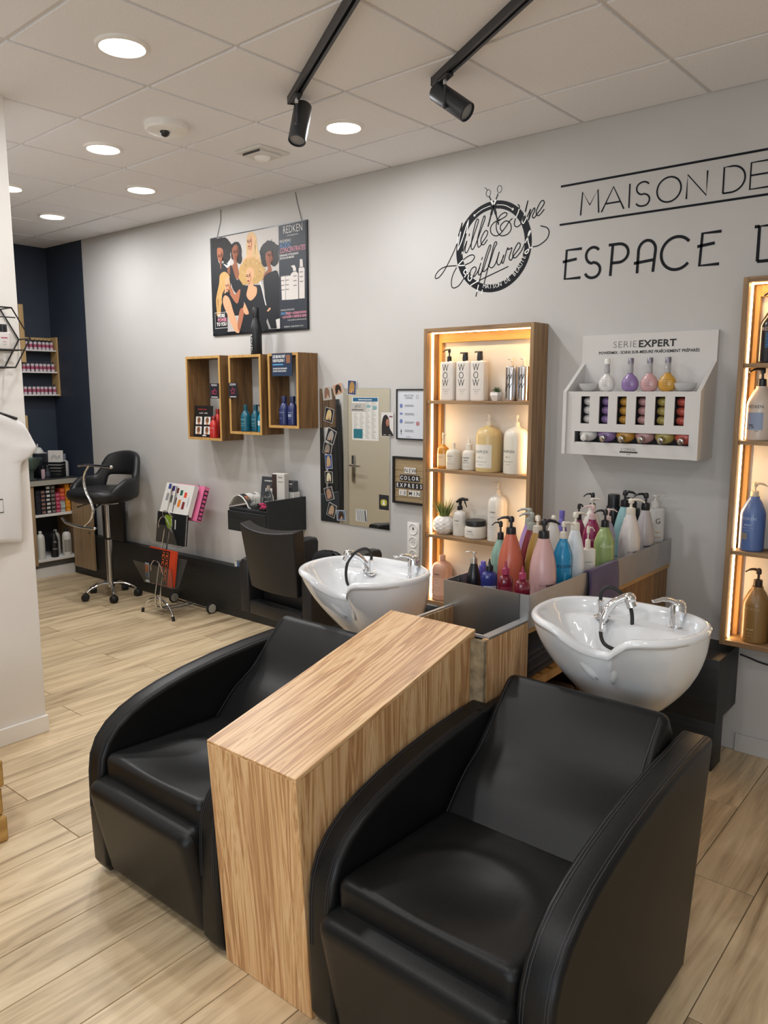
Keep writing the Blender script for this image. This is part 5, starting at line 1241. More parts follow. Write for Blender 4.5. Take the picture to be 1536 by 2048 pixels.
# ============================================================ mirror, photos, frames
mr = thing('wall_mirror', 'frameless wall mirror with hair photos stuck round its edge', 'mirror', (-3.333, 0, 1.25))
MB().rbox(-.299, .299, -.006, -.001, -.438, .441, .0008, 1).build('glass', M_MIR, mr, smooth=False)
PH = [ # x, z, w, h, tilt deg, hair, ground, label
 (-3.560, 1.662, .078, .088, -6, '#8d6a5a', '#b9b6ae', 'hair photo at the upper left corner of the mirror, nearest the crate'),
 (-3.462, 1.688, .086, .070, -16, '#2c2320', '#c39a80', 'tilted dark hair photo on the top edge of the mirror, first'),
 (-3.342, 1.697, .074, .092, 5, '#a98248', '#39486e', 'blonde bob photo on the top edge of the mirror, second'),
 (-3.545, 1.520, .078, .092, 14, '#d8c08d', '#1d2128', 'platinum hair photo below the upper left corner of the mirror'),
 (-3.530, 1.385, .080, .092, 22, '#a9a39c', '#23252b', 'silver hair photo on the left mirror edge, leaning right'),
 (-3.562, 1.300, .076, .076, 14, '#8f857c', '#24262b', 'ash hair photo on the left mirror edge above the blue one'),
 (-3.552, 1.215, .062, .094, -3, '#c2a77c', '#2c4a8d', 'long blonde hair photo on a blue ground at the mirror edge'),
 (-3.552, 1.112, .068, .076, -2, '#d9d0b0', '#17181b', 'pale plait photo on black ground at the left mirror edge'),
 (-3.552, 1.002, .074, .086, -16, '#a98a70', '#33313a', 'tilted updo photo on the lower left mirror edge'),
 (-3.530, .893, .074, .090, 18, '#b39b80', '#26272e', 'lowest tilted hair photo at the left corner of the mirror'),
 (-3.444, .867, .082, .070, -4, '#3a2621', '#6d7f94', 'small photo of someone in red at the bottom mirror edge'),
]
for i, (x, z, w, h, tl, hc, gc, l) in enumerate(PH):
    o = thing('hair_photo', l, 'photo', (x, -.0085, z), 0, 'hair photos round the mirror'); o.rotation_euler = (R_(2), R_(tl), 0)
    MB().box(-w / 2, w / 2, 0, .0012, -h / 2, h / 2).build('paper', flat('#dcd9d4'), o, smooth=False)
    b = MB(); cols = [flat(gc), flat(hc), flat('#c79c80')]
    rect(b, -w * .46, w * .46, -h * .47, h * .47, -.0004)
    b.k = 2; b.poly([(w * .16 * math.cos(a * PI / 6) - w * .05, -.0006, -h * .16 + h * .22 * math.sin(a * PI / 6)) for a in range(12)])
    b.k = 1; b.poly([(p[0], -.0009, p[2]) for p in cr([(-w * .30, 0, -h * .38), (-w * .26, 0, h * .10), (-w * .12, 0, h * .36), (w * .12, 0, h * .38), (w * .30, 0, h * .12), (w * .24, 0, -h * .40), (w * .06, 0, -h * .06), (-w * .10, 0, -h * .30)], 4, True)])
    b.build('print', cols, o, smooth=False)
def sheet(name, label, cat, x, z, w, h, draw, col='#dad8d2', y=-.0075, group=None):
    t = thing(name, label, cat, (x, y, z - h / 2), 0, group)
    MB().box(-w / 2, w / 2, 0, .0012, 0, h).build('paper', flat(col), t, smooth=False)
    b = MB(); order = []
    def key(c):
        if c not in order: order.append(c)
        b.k = order.index(c)
    draw(b, key, w, h)
    b.build('print', [flat(c) for c in order], t, smooth=False)
    return t
def price(b, k, w, h):
    k('#1f5f85'); rect(b, -w * .46, w * .46, h * .90, h * .985); k('#256f7d'); rect(b, -w * .44, -w * .10, h * .04, h * .26)
    k('#b5b2ac'); rect(b, -w * .56, w * .02, h * .66, h * .86, -.0008)
    k('#4c4a49'); put_text(b, 'ghd', .034, -w * .28, h * .755, -.0012, weight=-.0004); rect(b, -w * .50, -w * .06, h * .695, h * .715, -.0012)
    k('#e7e7e3'); put_text(b, 'INFORMATIONS DE PRIX', .010, 0, h * .925, Y1 * 1.2, weight=.0004)
    k('#8d8b88')
    for i in range(26):
        z = h * (.05 + .033 * i)
        for j in range(4):
            if (z < h * .28 and j < 1) or (z > h * .64 and j < 2): continue
            x = -w * .43 + j * w * .22
            rect(b, x, x + w * (.10 + .07 * ((i * 3 + j * 5) % 4) / 3), z, z + h * .008, -.0005)
    k('#7fa9ad'); rect(b, w * .05, w * .20, h * .76, h * .82); rect(b, w * .28, w * .43, h * .72, h * .80)
sheet('notice_sheet', 'printed price notice with teal header stuck on the mirror', 'notice', -3.232, 1.503, .222, .270, price)
def girl(b, k, w, h):
    k('#23201f'); b.poly([(p[0], -.0005, p[2]) for p in cr([(-w * .45, 0, h * .02), (-w * .46, 0, h * .45), (-w * .34, 0, h * .80), (-w * .08, 0, h * .90), (w * .14, 0, h * .70), (w * .20, 0, h * .36), (w * .45, 0, h * .12), (w * .47, 0, h * .02)], 4)])
    k('#a9735a'); b.poly([(w * .02 + w * .13 * math.cos(a * PI / 6), -.0008, h * .58 + h * .16 * math.sin(a * PI / 6)) for a in range(12)])
    k('#8a3a3a'); rect(b, -w * .02, w * .07, h * .47, h * .49, -.001)
    k('#d9d6d3'); rect(b, -w * .30, -w * .10, h * .06, h * .08, -.001); rect(b, w * .1, w * .3, h * .06, h * .08, -.001)
    k('#8d5c74'); rect(b, w * .16, w * .42, h * .80, h * .86)
sheet('hair_flyer', 'white flyer of a woman with long dark hair at the right mirror edge', 'flyer', -3.052, 1.472, .098, .148, girl, '#d8d5d2')
def ghost(b, k, w, h):
    k('#b9b23c'); b.poly([(p[0], -.0005, p[2]) for p in cr([(-w * .27, 0, h * .30), (-w * .27, 0, h * .66), (w * .27, 0, h * .66), (w * .27, 0, h * .30)], 3, True)])
    k('#e8e6e0'); b.poly([(p[0], -.0009, p[2]) for p in cr([(-w * .16, 0, h * .36), (-w * .10, 0, h * .46), (-w * .09, 0, h * .58), (0, 0, h * .64), (w * .09, 0, h * .58), (w * .10, 0, h * .46), (w * .16, 0, h * .36), (0, 0, h * .32)], 3, True)])
sheet('app_sign', 'small black sign with a white ghost on yellow at the lower right of the mirror', 'sign', -3.080, .986, .078, .094, ghost, '#25252b')
def stripes(b, k, w, h):
    k('#8d8f8f')
    for i in range(5): b.ribbon([(-w * .40 + i * w * .17, h * .95), (-w * .26 + i * w * .15, h * .05)], w * .07, -.0005)
    k('#2f3133'); b.ribbon([(w * .32, h * .95), (w * .42, h * .05)], w * .08, -.0006)
sheet('sticker_card', 'small grey striped card near the bottom of the mirror', 'card', -3.268, .884, .098, .078, stripes, '#c9c8c4')
def qr_poster():
    t = thing('framed_notice', 'black framed white notice listing ways to follow the salon, above the letter board', 'framed notice', (-2.83, -.001, 1.385))
    w, h = .148, .302
    MB().box(-w, -w + .008, -.014, 0, 0, h).box(w - .008, w, -.014, 0, 0, h).box(-w + .008, w - .008, -.014, 0, 0, .008).box(-w + .008, w - .008, -.014, 0, h - .008, h).build('frame', M_BLK, t, smooth=False)
    MB().box(-w + .008, w - .008, -.008, 0, .008, h - .008).build('sheet', flat('#d3d7de'), t, smooth=False)
    b = MB(); y = -.0086
    put_text(b, 'MILLE ET UNE', .0165, -.055, .258, y, sx=.7); put_text(b, 'COIFFURES', .0165, -.055, .243, y, sx=.7)
    b.ribbon(arc(.010, .256, .009, .011, 0, 360, 18)[:-1], .002, y, closed=True)
    for i in range(4):
        for j in range(2): rect(b, -.085 + .0, -.02 + .004 * ((i + j) % 3), .205 - .05 * i - .007 * j, .208 - .05 * i - .007 * j, y)
    b.k = 1
    for i, z in enumerate((.190, .143, .098, .040)):
        if i < 3: b.poly([(-.112 + .012 * math.cos(a * PI / 4 + .39), y, z + .012 + (.014 if i != 1 else .007) * math.sin(a * PI / 4 + .39)) for a in range(8)])
    b.k = 2; b.poly([(.014 + .014 * math.cos(a * PI / 6), y, .098 + .014 * math.sin(a * PI / 6)) for a in range(12)])
    b.k = 3; rect(b, -.114, -.110, .03, .062, y); rect(b, -.118, -.106, .048, .052, y); put_text(b, 'PLANITY', .009, -.055, .014, y)
    b.build('print', [flat('#6b7078'), flat('#6f80b5'), flat('#b57f86'), flat('#222222')], t, smooth=False)
qr_poster()
lb = thing('letter_board', 'black framed wooden letter board reading NEW COLOR EXPRESS 10 MIN', 'letter board', (-2.828, -.001, .994))
w, h = .172, .288
MB().box(-w, -w + .013, -.022, 0, 0, h).box(w - .013, w, -.022, 0, 0, h).box(-w + .013, w - .013, -.022, 0, 0, .013).box(-w + .013, w - .013, -.022, 0, h - .013, h).build('frame', M_BLK, lb, smooth=False)
MB().box(-w + .013, w - .013, -.010, 0, .013, h - .013).build('board', wood('board_wood', ['#8f7a5b', '#a58f6d', '#b39d7b'], 0, 60, 3), lb, smooth=False)
for i in range(5): MB().box(-w + .013, w - .013, -.013, -.010, .040 + .042 * i, .044 + .042 * i).build('rail', mat('board_rail', '#9b8564', .5), lb, smooth=False)
row = 0
for s, z, fg, bgc, x0 in (('NEW', .194, '#24242a', '#dcd8d2', -.085), ('COLOR', .148, '#ecebe8', '#232329', -.118), ('EXPRESS', .102, '#ecebe8', '#232329', -.150), ('10 MIN', .056, '#24242a', '#dcd8d2', -.124)):
    x = x0
    for ch in s:
        if ch != ' ':
            b = MB(); b.box(x, x + .0285, -.0145, -.0132, z - .006, z + .030)
            b.k = 1; put_text(b, ch, .034, x + .0143, z, -.0148, weight=.0004, sx=.95)
            b.build('letter_tile', [flat(bgc), flat(fg)], lb, smooth=False)
            x += .0300
        else: x += .014
sk = thing('wall_socket', 'white vertical plate of three wall sockets beside the lit shelf', 'wall socket', (-2.845, -.001, .640))
MB().rbox(-.046, .046, -.010, 0, 0, .243, .003, 2).build('plate', M_WHT, sk)
for i, z in enumerate((.040, .121, .202)):
    q = MB(); q.m = Matrix.Translation((0, -.010, z)) @ Matrix.Rotation(R_(90), 4, 'X')
    q.lathe([(.035, 0), (.035, .003), (.031, .004), (.029, .003), (.027, -.0005), (1e-6, -.0005)], 28, cap=False)
    m_ = q.build('socket', M_WHT, sk)
    p = MB()
    if i == 2: p.box(-.007, .007, -.0115, -.0095, z - .002, z + .003).box(-.007, .007, -.0115, -.0095, z + .006, z + .011)
    else: p.box(-.011, -.007, -.0115, -.0095, z - .002, z + .002).box(.007, .011, -.0115, -.0095, z - .002, z + .002).box(-.002, .002, -.0115, -.0095, z + .008, z + .012)
    p.build('contact', M_STEELD, m_, smooth=False)

# ============================================================ styling desk
dk_ = thing('styling_desk', 'black wall mounted styling desk with one drawer and a raised side', 'desk', (-3.98, 0, .735))
MB().rbox(-.207, .185, -.330, -.001, 0, .012, .001, 1).rbox(-.207, -.189, -.330, -.001, .012, .138, .001, 1).build('carcass', M_BLKW, dk_, smooth=False)
MB().rbox(-.207, .185, -.335, -.001, .138, .156, .001, 1).build('desk_top', M_BLKW, dk_, smooth=False)
MB().rbox(.185, .203, -.348, -.001, 0, .228, .001, 1).build('side_panel', M_BLKW, dk_, smooth=False)
MB().rbox(-.1885, .1845, -.018, -.001, .157, .226, .001, 1).build('rear_rail', M_BLKW, dk_, smooth=False)
dr = MB().rbox(-.205, .182, -.350, -.332, .002, .136, .001, 1).build('drawer', M_BLKW, dk_, smooth=False)
MB().rbox(-.03, .03, -.366, -.352, .060, .070, .003, 2).build('handle', M_CHRD, dr)
DZ = .735 + .156
mg = thing('open_magazine', 'open magazine draped over the left end of the styling desk', 'magazine', (-4.105, -.21, DZ + .001), R_(8))
def mgf(u, v):
    x = -.115 + .20 * u
    z = .082 * math.sin(min(1, max(0, (u * 1.12))) * PI) ** .75 + .002
    if u > .86: z = max(.002, z)
    return (x, -.10 + .20 * v, z + .004 * v)
o = MB().grid(mgf, 18, 6).build('pages', flat('#d5d2cd'), mg); md = o.modifiers.new('thickness', 'SOLIDIFY'); md.thickness = .003
b = MB()
def mgp(u0, u1, v0, v1): b.grid(lambda u, v: (lambda p: (p[0], p[1], p[2] + .0035))(mgf(u0 + (u1 - u0) * u, v0 + (v1 - v0) * v)), 8, 2)
mgp(.45, .92, .05, .28); b.k = 1; mgp(.62, .76, .10, .24); b.k = 2; mgp(.35, .6, .6, .75); mgp(.1, .3, .15, .85)
b.build('print', [flat('#24262a'), flat('#b5714a'), flat('#9a9896')], mg)
def planity(b, k, w, h):
    k('#d6d4d0'); put_text(b, 'SCANNEZ VOUS !', .012, 0, h * .84, Y1, weight=.0005); put_text(b, 'PLANITY', .016, 0, h * .34, Y1, weight=.0004)
    rect(b, -w * .22, w * .22, h * .50, h * .62); rect(b, -w * .12, w * .12, h * .46, h * .50); put_text(b, 'rendez-vous en ligne', .007, 0, h * .27, Y1); rect(b, -w * .15, w * .15, h * .14, h * .17)
card('counter_card', 'tall dark grey card with white print standing on the styling desk', 'card', (-3.985, -.16, DZ + .001), .150, .205, '#393b3f', planity, R_(6), R_(-8))
def boxy(name, label, cat, loc, sx, sy, sz, col, draw=None, rotz=0.0, group=None, m=None):
    t = thing(name, label, cat, loc, rotz, group)
    MB().rbox(-sx / 2, sx / 2, -sy / 2, sy / 2, 0, sz, min(.002, sz * .1), 1).build('carton', m or flat(col, .45), t, smooth=False)
    if draw:
        b = MB(); order = []
        def key(c):
            if c not in order: order.append(c)
            b.k = order.index(c)
        b.m = Matrix.Translation((0, -sy / 2 - .0002, 0)); draw(b, key, sx, sz); b.build('print', [flat(c) for c in order], t, smooth=False)
    return t
def wb(b, k, w, h):
    k('#3a2a26'); rect(b, -w * .5, -w * .12, h * .25, h * .98); k('#8a8884'); rect(b, 0, w * .35, h * .88, h * .91); rect(b, 0, w * .4, h * .76, h * .78)
boxy('product_box', 'tall white carton with a brown stripe on the styling desk', 'box', (-3.872, -.145, DZ + .001), .098, .055, .235, '#cfccc6', wb, R_(14))
boxy('product_box', 'low white box at the right rear of the styling desk', 'box', (-3.845, -.062, DZ + .001), .086, .06, .105, '#d8d5cf', None)
def dg(b, k, w, h):
    k('#cfcdc9'); rect(b, -w * .35, w * .35, h * .66, h * .80); put_text(b, 'PLANITY', .011, 0, h * .42, Y1)
boxy('card_box', 'small dark box with white print on top of the low white box', 'box', (-3.845, -.065, DZ + .107), .076, .045, .075, '#47484b', dg)
g1 = thing('perfume_bottle', 'clear glass dome bottle among the items on the styling desk', 'bottle', (-3.905, -.225, DZ + .001))
MB().lathe([(.030, 0), (.036, .004), (.036, .075), (.030, .105), (.014, .122), (.012, .135)], 24).build('body', M_GLASS, g1)
MB().lathe([(.013, .134), (.013, .158), (.010, .16), (1e-6, .16)], 16, cap=False).build('cap', M_CHR, g1)
g2 = thing('glass_tumbler', 'clear acrylic box of clips in front of the grey card on the desk', 'box', (-4.005, -.262, DZ + .001))
MB().box(-.045, .045, -.03, -.027, 0, .075).box(-.045, .045, .027, .03, 0, .075).box(-.045, -.042, -.027, .027, 0, .075).box(.042, .045, -.027, .027, 0, .075).box(-.042, .042, -.027, .027, 0, .003).build('body', M_ACR, g2, smooth=False)
for i in range(9): MB().rbox(-.038 + .009 * i, -.032 + .009 * i, -.015, .015, .0035, .020 + .008 * (i % 3), .002, 1).build('clip', M_WHT if i % 3 else M_STEELD, g2)
pk_ = thing('hair_tie_dish', 'shallow black dish of pink hair ties on the desk front', 'dish', (-3.875, -.292, DZ + .001))
MB().lathe([(.030, 0), (.038, .002), (.042, .014), (.039, .014), (.034, .005), (1e-6, .004)], 24, cap=False).build('dish', M_BLK, pk_)
M_PK = mat('pink_tie', '#c23a68', .7)
for i in range(6):
    b = MB(); b.m = Matrix.Translation((.014 * math.cos(i * 2.1), .014 * math.sin(i * 2.1), .012 + .005 * i)) @ Euler((.5 * math.sin(i), .6 * math.cos(i * 1.7), 0)).to_matrix().to_4x4()
    b.tube([(.017 * math.cos(a * PI / 6), .017 * math.sin(a * PI / 6), 0) for a in range(12)], .0055, 7, closed=True); b.build('tie', M_PK, pk_)
# ============================================================ styling chair
sc = thing('styling_chair', 'black upholstered styling chair facing the desk, seen from behind', 'salon chair', (-3.16, -.62, 0), R_(-4))
b = MB(); b.m = Matrix.Translation((0, -.215, .755)) @ Matrix.Rotation(R_(9), 4, 'X')
bb = bmesh.new()
bmesh.ops.create_cube(bb, size=1)
for v in bb.verts: v.co = Vector((v.co.x * (.475 if v.co.z > 0 else .41), v.co.y * .075, v.co.z * .38))
bmesh.ops.subdivide_edges(bb, edges=bb.edges[:], cuts=9, use_grid_fill=True)
for v in bb.verts:
    v.co.y += -.045 * (1 - (v.co.x / .25) ** 2)
    v.co.z += -.018 * (1 - (v.co.x / .25) ** 2) * (1 if v.co.z > 0 else -.6)
b.bm(bb)
o = b.build('backrest', M_LEA2, sc, angle=60); md = o.modifiers.new('round', 'BEVEL'); md.width = .012; md.segments = 3; md.limit_method = 'ANGLE'; md.angle_limit = R_(50)
MB().rbox(-.225, .225, -.15, .29, .44, .575, .03, 3).build('seat', M_LEA2, sc)
for s in (-1, 1):
    ap = [(-.235, .395), (.27, .395), (.30, .42), (.315, .745), (.30, .770), (.25, .772), (-.17, .722), (-.225, .705), (-.24, .68)]
    MB().prism(ap, 0, s * .235, s * .318, .014, 3).build('arm', M_LEA2, sc)
MB().rbox(-.234, .234, -.235, -.165, .395, .475, .01, 2).build('rear_rail', M_LEA2, sc)
MB().rbox(-.234, .234, -.17, .29, .395, .44, .008, 2).build('seat_base', M_LEA2, sc)
MB().lathe([(.24, 0), (.24, .012), (.20, .022), (.05, .03), (.03, .04), (.03, .395)], 36, (0, .05, 0)).build('pedestal', M_CHRD, sc)
t = thing('clutch_bag', 'small white and red pouch on the seat of the styling chair', 'bag', (-3.34, -.70, .576), R_(12))
MB().rbox(-.05, .05, -.03, .03, 0, .06, .015, 3).build('body', flat('#b9bfcc', .5), t); MB().rbox(.052, .14, -.03, .03, 0, .035, .012, 2).build('pouch', flat('#6d1f28', .6), t)
# bag on the ledge at the wall
bg_ = thing('handbag', 'black fuzzy handbag with a strap on the styling chair seat', 'bag', (-3.17, -.42, .576))
def fz(a, e): return 1 + .03 * math.sin(a * 17 + e * 9) + .03 * math.sin(a * 31 - e * 13)
b = MB(); N3, N4 = 40, 20; vs = []
for j in range(N4 + 1):
    e = -PI / 2 + PI * j / N4
    for i in range(N3):
        a = 2 * PI * i / N3; k_ = fz(a, e)
        vs.append((.115 * math.copysign(abs(math.cos(a)) ** .8, math.cos(a)) * math.cos(e) ** .6 * k_, .065 * math.sin(a) * math.cos(e) ** .6 * k_, .077 + .077 * math.sin(e) * (1 + .03 * math.sin(a * 23 + e * 7))))
b.add(vs, [(j * N3 + i, j * N3 + (i + 1) % N3, (j + 1) * N3 + (i + 1) % N3, (j + 1) * N3 + i) for j in range(N4) for i in range(N3)])
b.build('body', mat('fuzzy_black', (.008, .008, .009), .95, bump=.9, bscale=160), bg_)
MB().tube(cr([(.04, -.02, .135), (.085, -.03, .155), (.13, -.03, .12), (.155, -.02, .05), (.165, -.02, .008)], 6), .006, 8, flat=.4).build('strap', M_BLK, bg_)
# ============================================================ magazine rack
rk = thing('magazine_rack', 'chrome wire magazine rack on wheels with three acrylic pockets', 'magazine rack', (-4.93, -.30, 0))
b = MB()
for s in (-1, 1):
    b.tube(cr([(s * .035, .17, .040), (s * .035, .02, .042), (s * .035, -.11, .060), (s * .030, -.135, .12), (s * .030, -.115, .24), (s * .030, -.06, .50), (s * .030, .02, .82), (s * .030, .06, .97)], 6), .0065, 8)
b.tube(cr([(-.20, -.14, .012), (-.17, -.135, .06), (-.10, -.13, .115), (0, -.128, .135), (.10, -.13, .115), (.17, -.135, .06), (.195, -.14, .012)], 6), .0075, 8)
b.tube([(-.245, .178, .042), (.25, .165, .042)], .006, 8)
b.build('frame', M_CHR, rk)
for s in (-1, 1): MB().tube([(s * .198, -.1405, .0), (s * .190, -.139, .034)], .011, 10).build('foot', M_RUB, rk)
for x, y in ((-.245, .178), (.25, .165)):
    q = MB(); q.m = Matrix.Translation((x, y, .042)) @ Matrix.Rotation(R_(90), 4, 'Y')
    q.lathe([(1e-6, -.012), (.036, -.012), (.042, -.008), (.042, .008), (.036, .012), (1e-6, .012)], 28, cap=False); wl = q.build('wheel', M_RUB, rk)
    q = MB(); q.m = Matrix.Translation((x, y, .042)) @ Matrix.Rotation(R_(90), 4, 'Y')
    q.lathe([(1e-6, -.0135), (.034, -.0125), (.034, .0125), (1e-6, .0135)], 28, cap=False); q.build('hub', M_GRYP, wl)
PK = [(-.135, .225, -.105, .235, .19), (-.075, .53, -.060, .29, .175), (.0, .755, 0.0, .12, .15)]
def pocket(y, z, w0, w1, h, dep, nm='pocket'):
    b = MB()
    f0, f1 = (y, z), (y - .055, z + h)
    t_ = .004
    for (ya, za), (yb, zb), ha, hb in (((y, z), (y - .05, z + h), w0, w1), ((y + dep, z), (y + dep + .05, z + h * 1.25), w0, w1 * .96)):
        b.add([(-ha, ya, za), (ha, ya, za), (hb, yb, zb), (-hb, yb, zb), (-ha, ya + t_, za), (ha, ya + t_, za), (hb, yb + t_, zb), (-hb, yb + t_, zb)], [(0, 1, 2, 3), (7, 6, 5, 4), (0, 4, 5, 1), (1, 5, 6, 2), (2, 6, 7, 3), (3, 7, 4, 0)])
    b.box(-w0, w0, y, y + dep + t_, z - .004, z)
    return b.build(nm, M_ACR, rk, smooth=False)
pocket(-.125, .238, .185, .245, .165, .045)
pocket(-.055, .535, .165, .165, .165, .045)
b = MB()
for z, y in ((.415, -.085), (.735, .0)):
    b.tube(cr([(-.075, y - .045, z - .075), (-.066, y - .050, z - .035), (-.030, y - .050, z + .008), (.015, y - .048, z + .008), (.055, y - .046, z - .035), (.070, y - .042, z - .085)], 6), .0036, 6)
b.tube(cr([(-.06, -.012, .742), (-.04, -.03, .775), (.0, -.034, .79), (.04, -.03, .775), (.06, -.012, .742)], 5), .004, 6)
b.box(-.10, .16, .0, .045, .737, .742)
b.tube([(.13, .052, .742), (.19, .09, .742), (.205, .125, .99)], .0035, 6)
b.build('wire_hoop', M_CHR, rk)
def book(name, label, loc, w, h, th, tilt, cover, pr=None, rz=0.0, group='books in the magazine rack', spine=None):
    t = thing(name, label, 'book', loc, 0, group); t.rotation_euler = (tilt, 0, rz)
    MB().box(-w / 2, w / 2, 0, .003, 0, h).box(-w / 2, w / 2, th - .003, th, 0, h).box(w / 2 - .003, w / 2, .003, th - .003, 0, h).build('cover', flat(cover, .35), t, smooth=False)
    MB().box(-w / 2 + .003, w / 2 - .003, .003, th - .003, .004, h - .004).build('pages', flat(spine or '#dcd9d2'), t, smooth=False)
    if pr:
        b = MB(); order = []
        def key(c):
            if c not in order: order.append(c)
            b.k = order.index(c)
        pr(b, key, w, h, th); b.build('print', [flat(c) for c in order], t, smooth=False)
def chart(b, k, w, h, th):
    top = ['#2c3f82', '#3b2f6b', '#7a3328', '#1f5a44', '#d8472a']; bot = ['#8d8d8d', '#5f5a5a', '#4a2a2a', '#d07a2a', '#7a2f33']
    for i in range(5):
        x = -w * .40 + i * w * .155
        k('#c9c6c1'); rect(b, x - .002, x, h * .05, h * .95); rect(b, x + .05 - .012, x + .05 - .010, 0.01, h * .6)
        k(top[i]); rect(b, x, x + w * .09, h * (.80 - .055 * i), h * (.97 - .055 * i))
        k(bot[i]); rect(b, x, x + w * .09, h * (.42 - .055 * i), h * (.62 - .055 * i)); b.poly([(x + w * .045 + w * .045 * math.cos(a * PI / 6), Y1, h * (.62 - .055 * i) + .012 * math.sin(a * PI / 6)) for a in range(7)])
    k('#3f6f9a'); rect(b, w * .40, w * .415, h * .3, h * .62)
book('colour_chart_book', 'thick white hair colour chart book at the top of the rack', (-4.885, -.300, .765), .345, .235, .040, R_(-20), '#d9d6d1', chart)
def pink_(b, k, w, h, th):
    k('#241318'); b.box(w * .5, w * .5 + .0008, .006, th - .004, h * .03, h * .90)
    k('#d75a93')
    for i in range(7): b.box(w * .5 + .0008, w * .5 + .0014, .012, th - .010, h * (.06 + .12 * i), h * (.14 + .12 * i))
book('colour_chart_book', 'pink edged chart book behind the white one in the rack', (-4.846, -.245, .728), .330, .265, .048, R_(-20), '#e0759f', pink_)
def green_(b, k, w, h, th):
    k('#8fae2a'); b.poly([(p[0], Y1, p[2]) for p in cr([(-w * .22, 0, h * .90), (w * .02, 0, h * .86), (w * .02, 0, h * .50), (-w * .12, 0, h * .55)], 5, True)])
    k('#d8d8d2'); b.ribbon([(w * .02, h * .84), (w * .05, h * .6), (w * .03, h * .45), (w * .08, h * .40)], .006, Y1 * 1.4); b.ribbon([(w * .16, h * .80), (w * .17, h * .50)], .012, Y1)
    k('#a9a6a4'); b.box(w * .5, w * .5 + .0008, .012, .018, .004, h * .98)
book('colour_chart_book', 'black chart book with a lime green swirl in the middle pocket', (-4.885, -.342, .546), .345, .232, .030, R_(-7), '#191b1e', green_)
def red_(b, k, w, h, th):
    k('#1b1718'); rect(b, -w * .5, w * .30, 0.004, h * .97)
    k('#e2672f')
    for j, (x, l) in enumerate(((w * .20, .84), (w * .06, .62))):
        n_ = 8 - 2 * j
        for i in range(n_):
            z = h * (.94 - l * (i + .9) / n_)
            b.ribbon([(x - .012, z), (x - .012, z + h * l / n_ * .75), (x + .014, z + h * l / n_ * .75), (x + .014, z)] if i % 2 else [(x - .012, z + h * l / n_ * .7), (x + .014, z + h * l / n_ * .7), (x + .014, z + .002), (x - .012, z + .002)], .0065, Y1 * 1.6)
book('colour_chart_book', 'orange red chart book in the lowest pocket of the rack', (-4.935, -.413, .241), .330, .268, .022, R_(-9), '#d94a2a', red_)
boxy('sample_pack', 'small orange and blue sample pack at the left of the lowest pocket', 'pack', (-5.055, -.430, .242), .048, .006, .150, '#a9b2bd', lambda b, k, w, h: (k('#d9702f'), rect(b, -w * .45, w * .45, h * .55, h * .92), k('#3f6f9a'), rect(b, -w * .3, w * .2, h * .3, h * .5)))
# small carton lying on the ledge
boxy('tube_carton', 'slim grey and blue carton lying on the black wall ledge', 'carton', (-4.36, -.040, .386), .23, .05, .040, '#4c5358', lambda b, k, w, h: (k('#c9cbc6'), rect(b, -w * .5, -w * .38, 0, h), k('#3f68a8'), rect(b, -w * .37, -w * .30, h * .1, h * .8)))

# ============================================================ salon stool
st_ = thing('salon_stool', 'black bucket seat styling stool on a tall chrome column with footrest', 'salon chair', (-5.72, -.345, 0))
for i in range(5):
    a = R_(-98 + 72 * i); c, s = math.cos(a), math.sin(a)
    lg_ = MB().tube(cr([(c * .018, s * .018, .115), (c * .09, s * .09, .118), (c * .17, s * .17, .092), (c * .205, s * .205, .066)], 5), [.014] * 5 + [.012] * 5 + [.010] * 6, 10, flat=.7).build('leg', M_CHR, st_)
    q = MB(); q.m = Matrix.Translation((c * .215, s * .215, .030)) @ Matrix.Rotation(a + R_(35) * (1 if i % 2 else -1), 4, 'Z') @ Matrix.Rotation(R_(90), 4, 'X')
    q.lathe([(1e-6, -.026), (.024, -.026), (.030, -.018), (.030, -.004), (.024, -.002), (.024, .002), (.030, .004), (.030, .018), (.024, .026), (1e-6, .026)], 20, cap=False)
    q.m = Matrix.Translation((c * .208, s * .208, 0)); q.lathe([(.008, .030), (.008, .070)], 10)
    q.build('caster', M_RUB, lg_)
MB().lathe([(.030, .085), (.033, .095), (.0265, .12), (.0265, .475), (.024, .485)], 24).build('outer_column', M_CHRD, st_)
MB().lathe([(.0255, .478), (.0255, .492), (.02, .495)], 24).build('collar', M_BLK, st_)
MB().lathe([(.0165, .49), (.0165, .775)], 20).build('gas_lift', M_CHR, st_)
MB().rbox(-.08, .08, -.06, .06, .772, .796, .006, 2).tube([(-.06, -.02, .780), (-.10, -.09, .775), (-.105, -.20, .755)], .007, 8).build('seat_bracket', M_CHRD, st_)
FA = R_(-78)        # facing direction
seatm = Matrix.Rotation(FA + PI / 2, 4, 'Z')
b = MB(); b.m = seatm
b.lathe([(.12, .796), (.20, .802), (.245, .83), (.255, .862), (.245, .892), (.20, .908), (.10, .905), (1e-6, .900)], 36, (0, -.03, 0), 1.0, 1.02, 2.6, cap=True)
b.build('seat', M_LEA2, st_, angle=80)
b = MB(); b.m = seatm
NA, NB = 48, 16; vs = []; fs = []
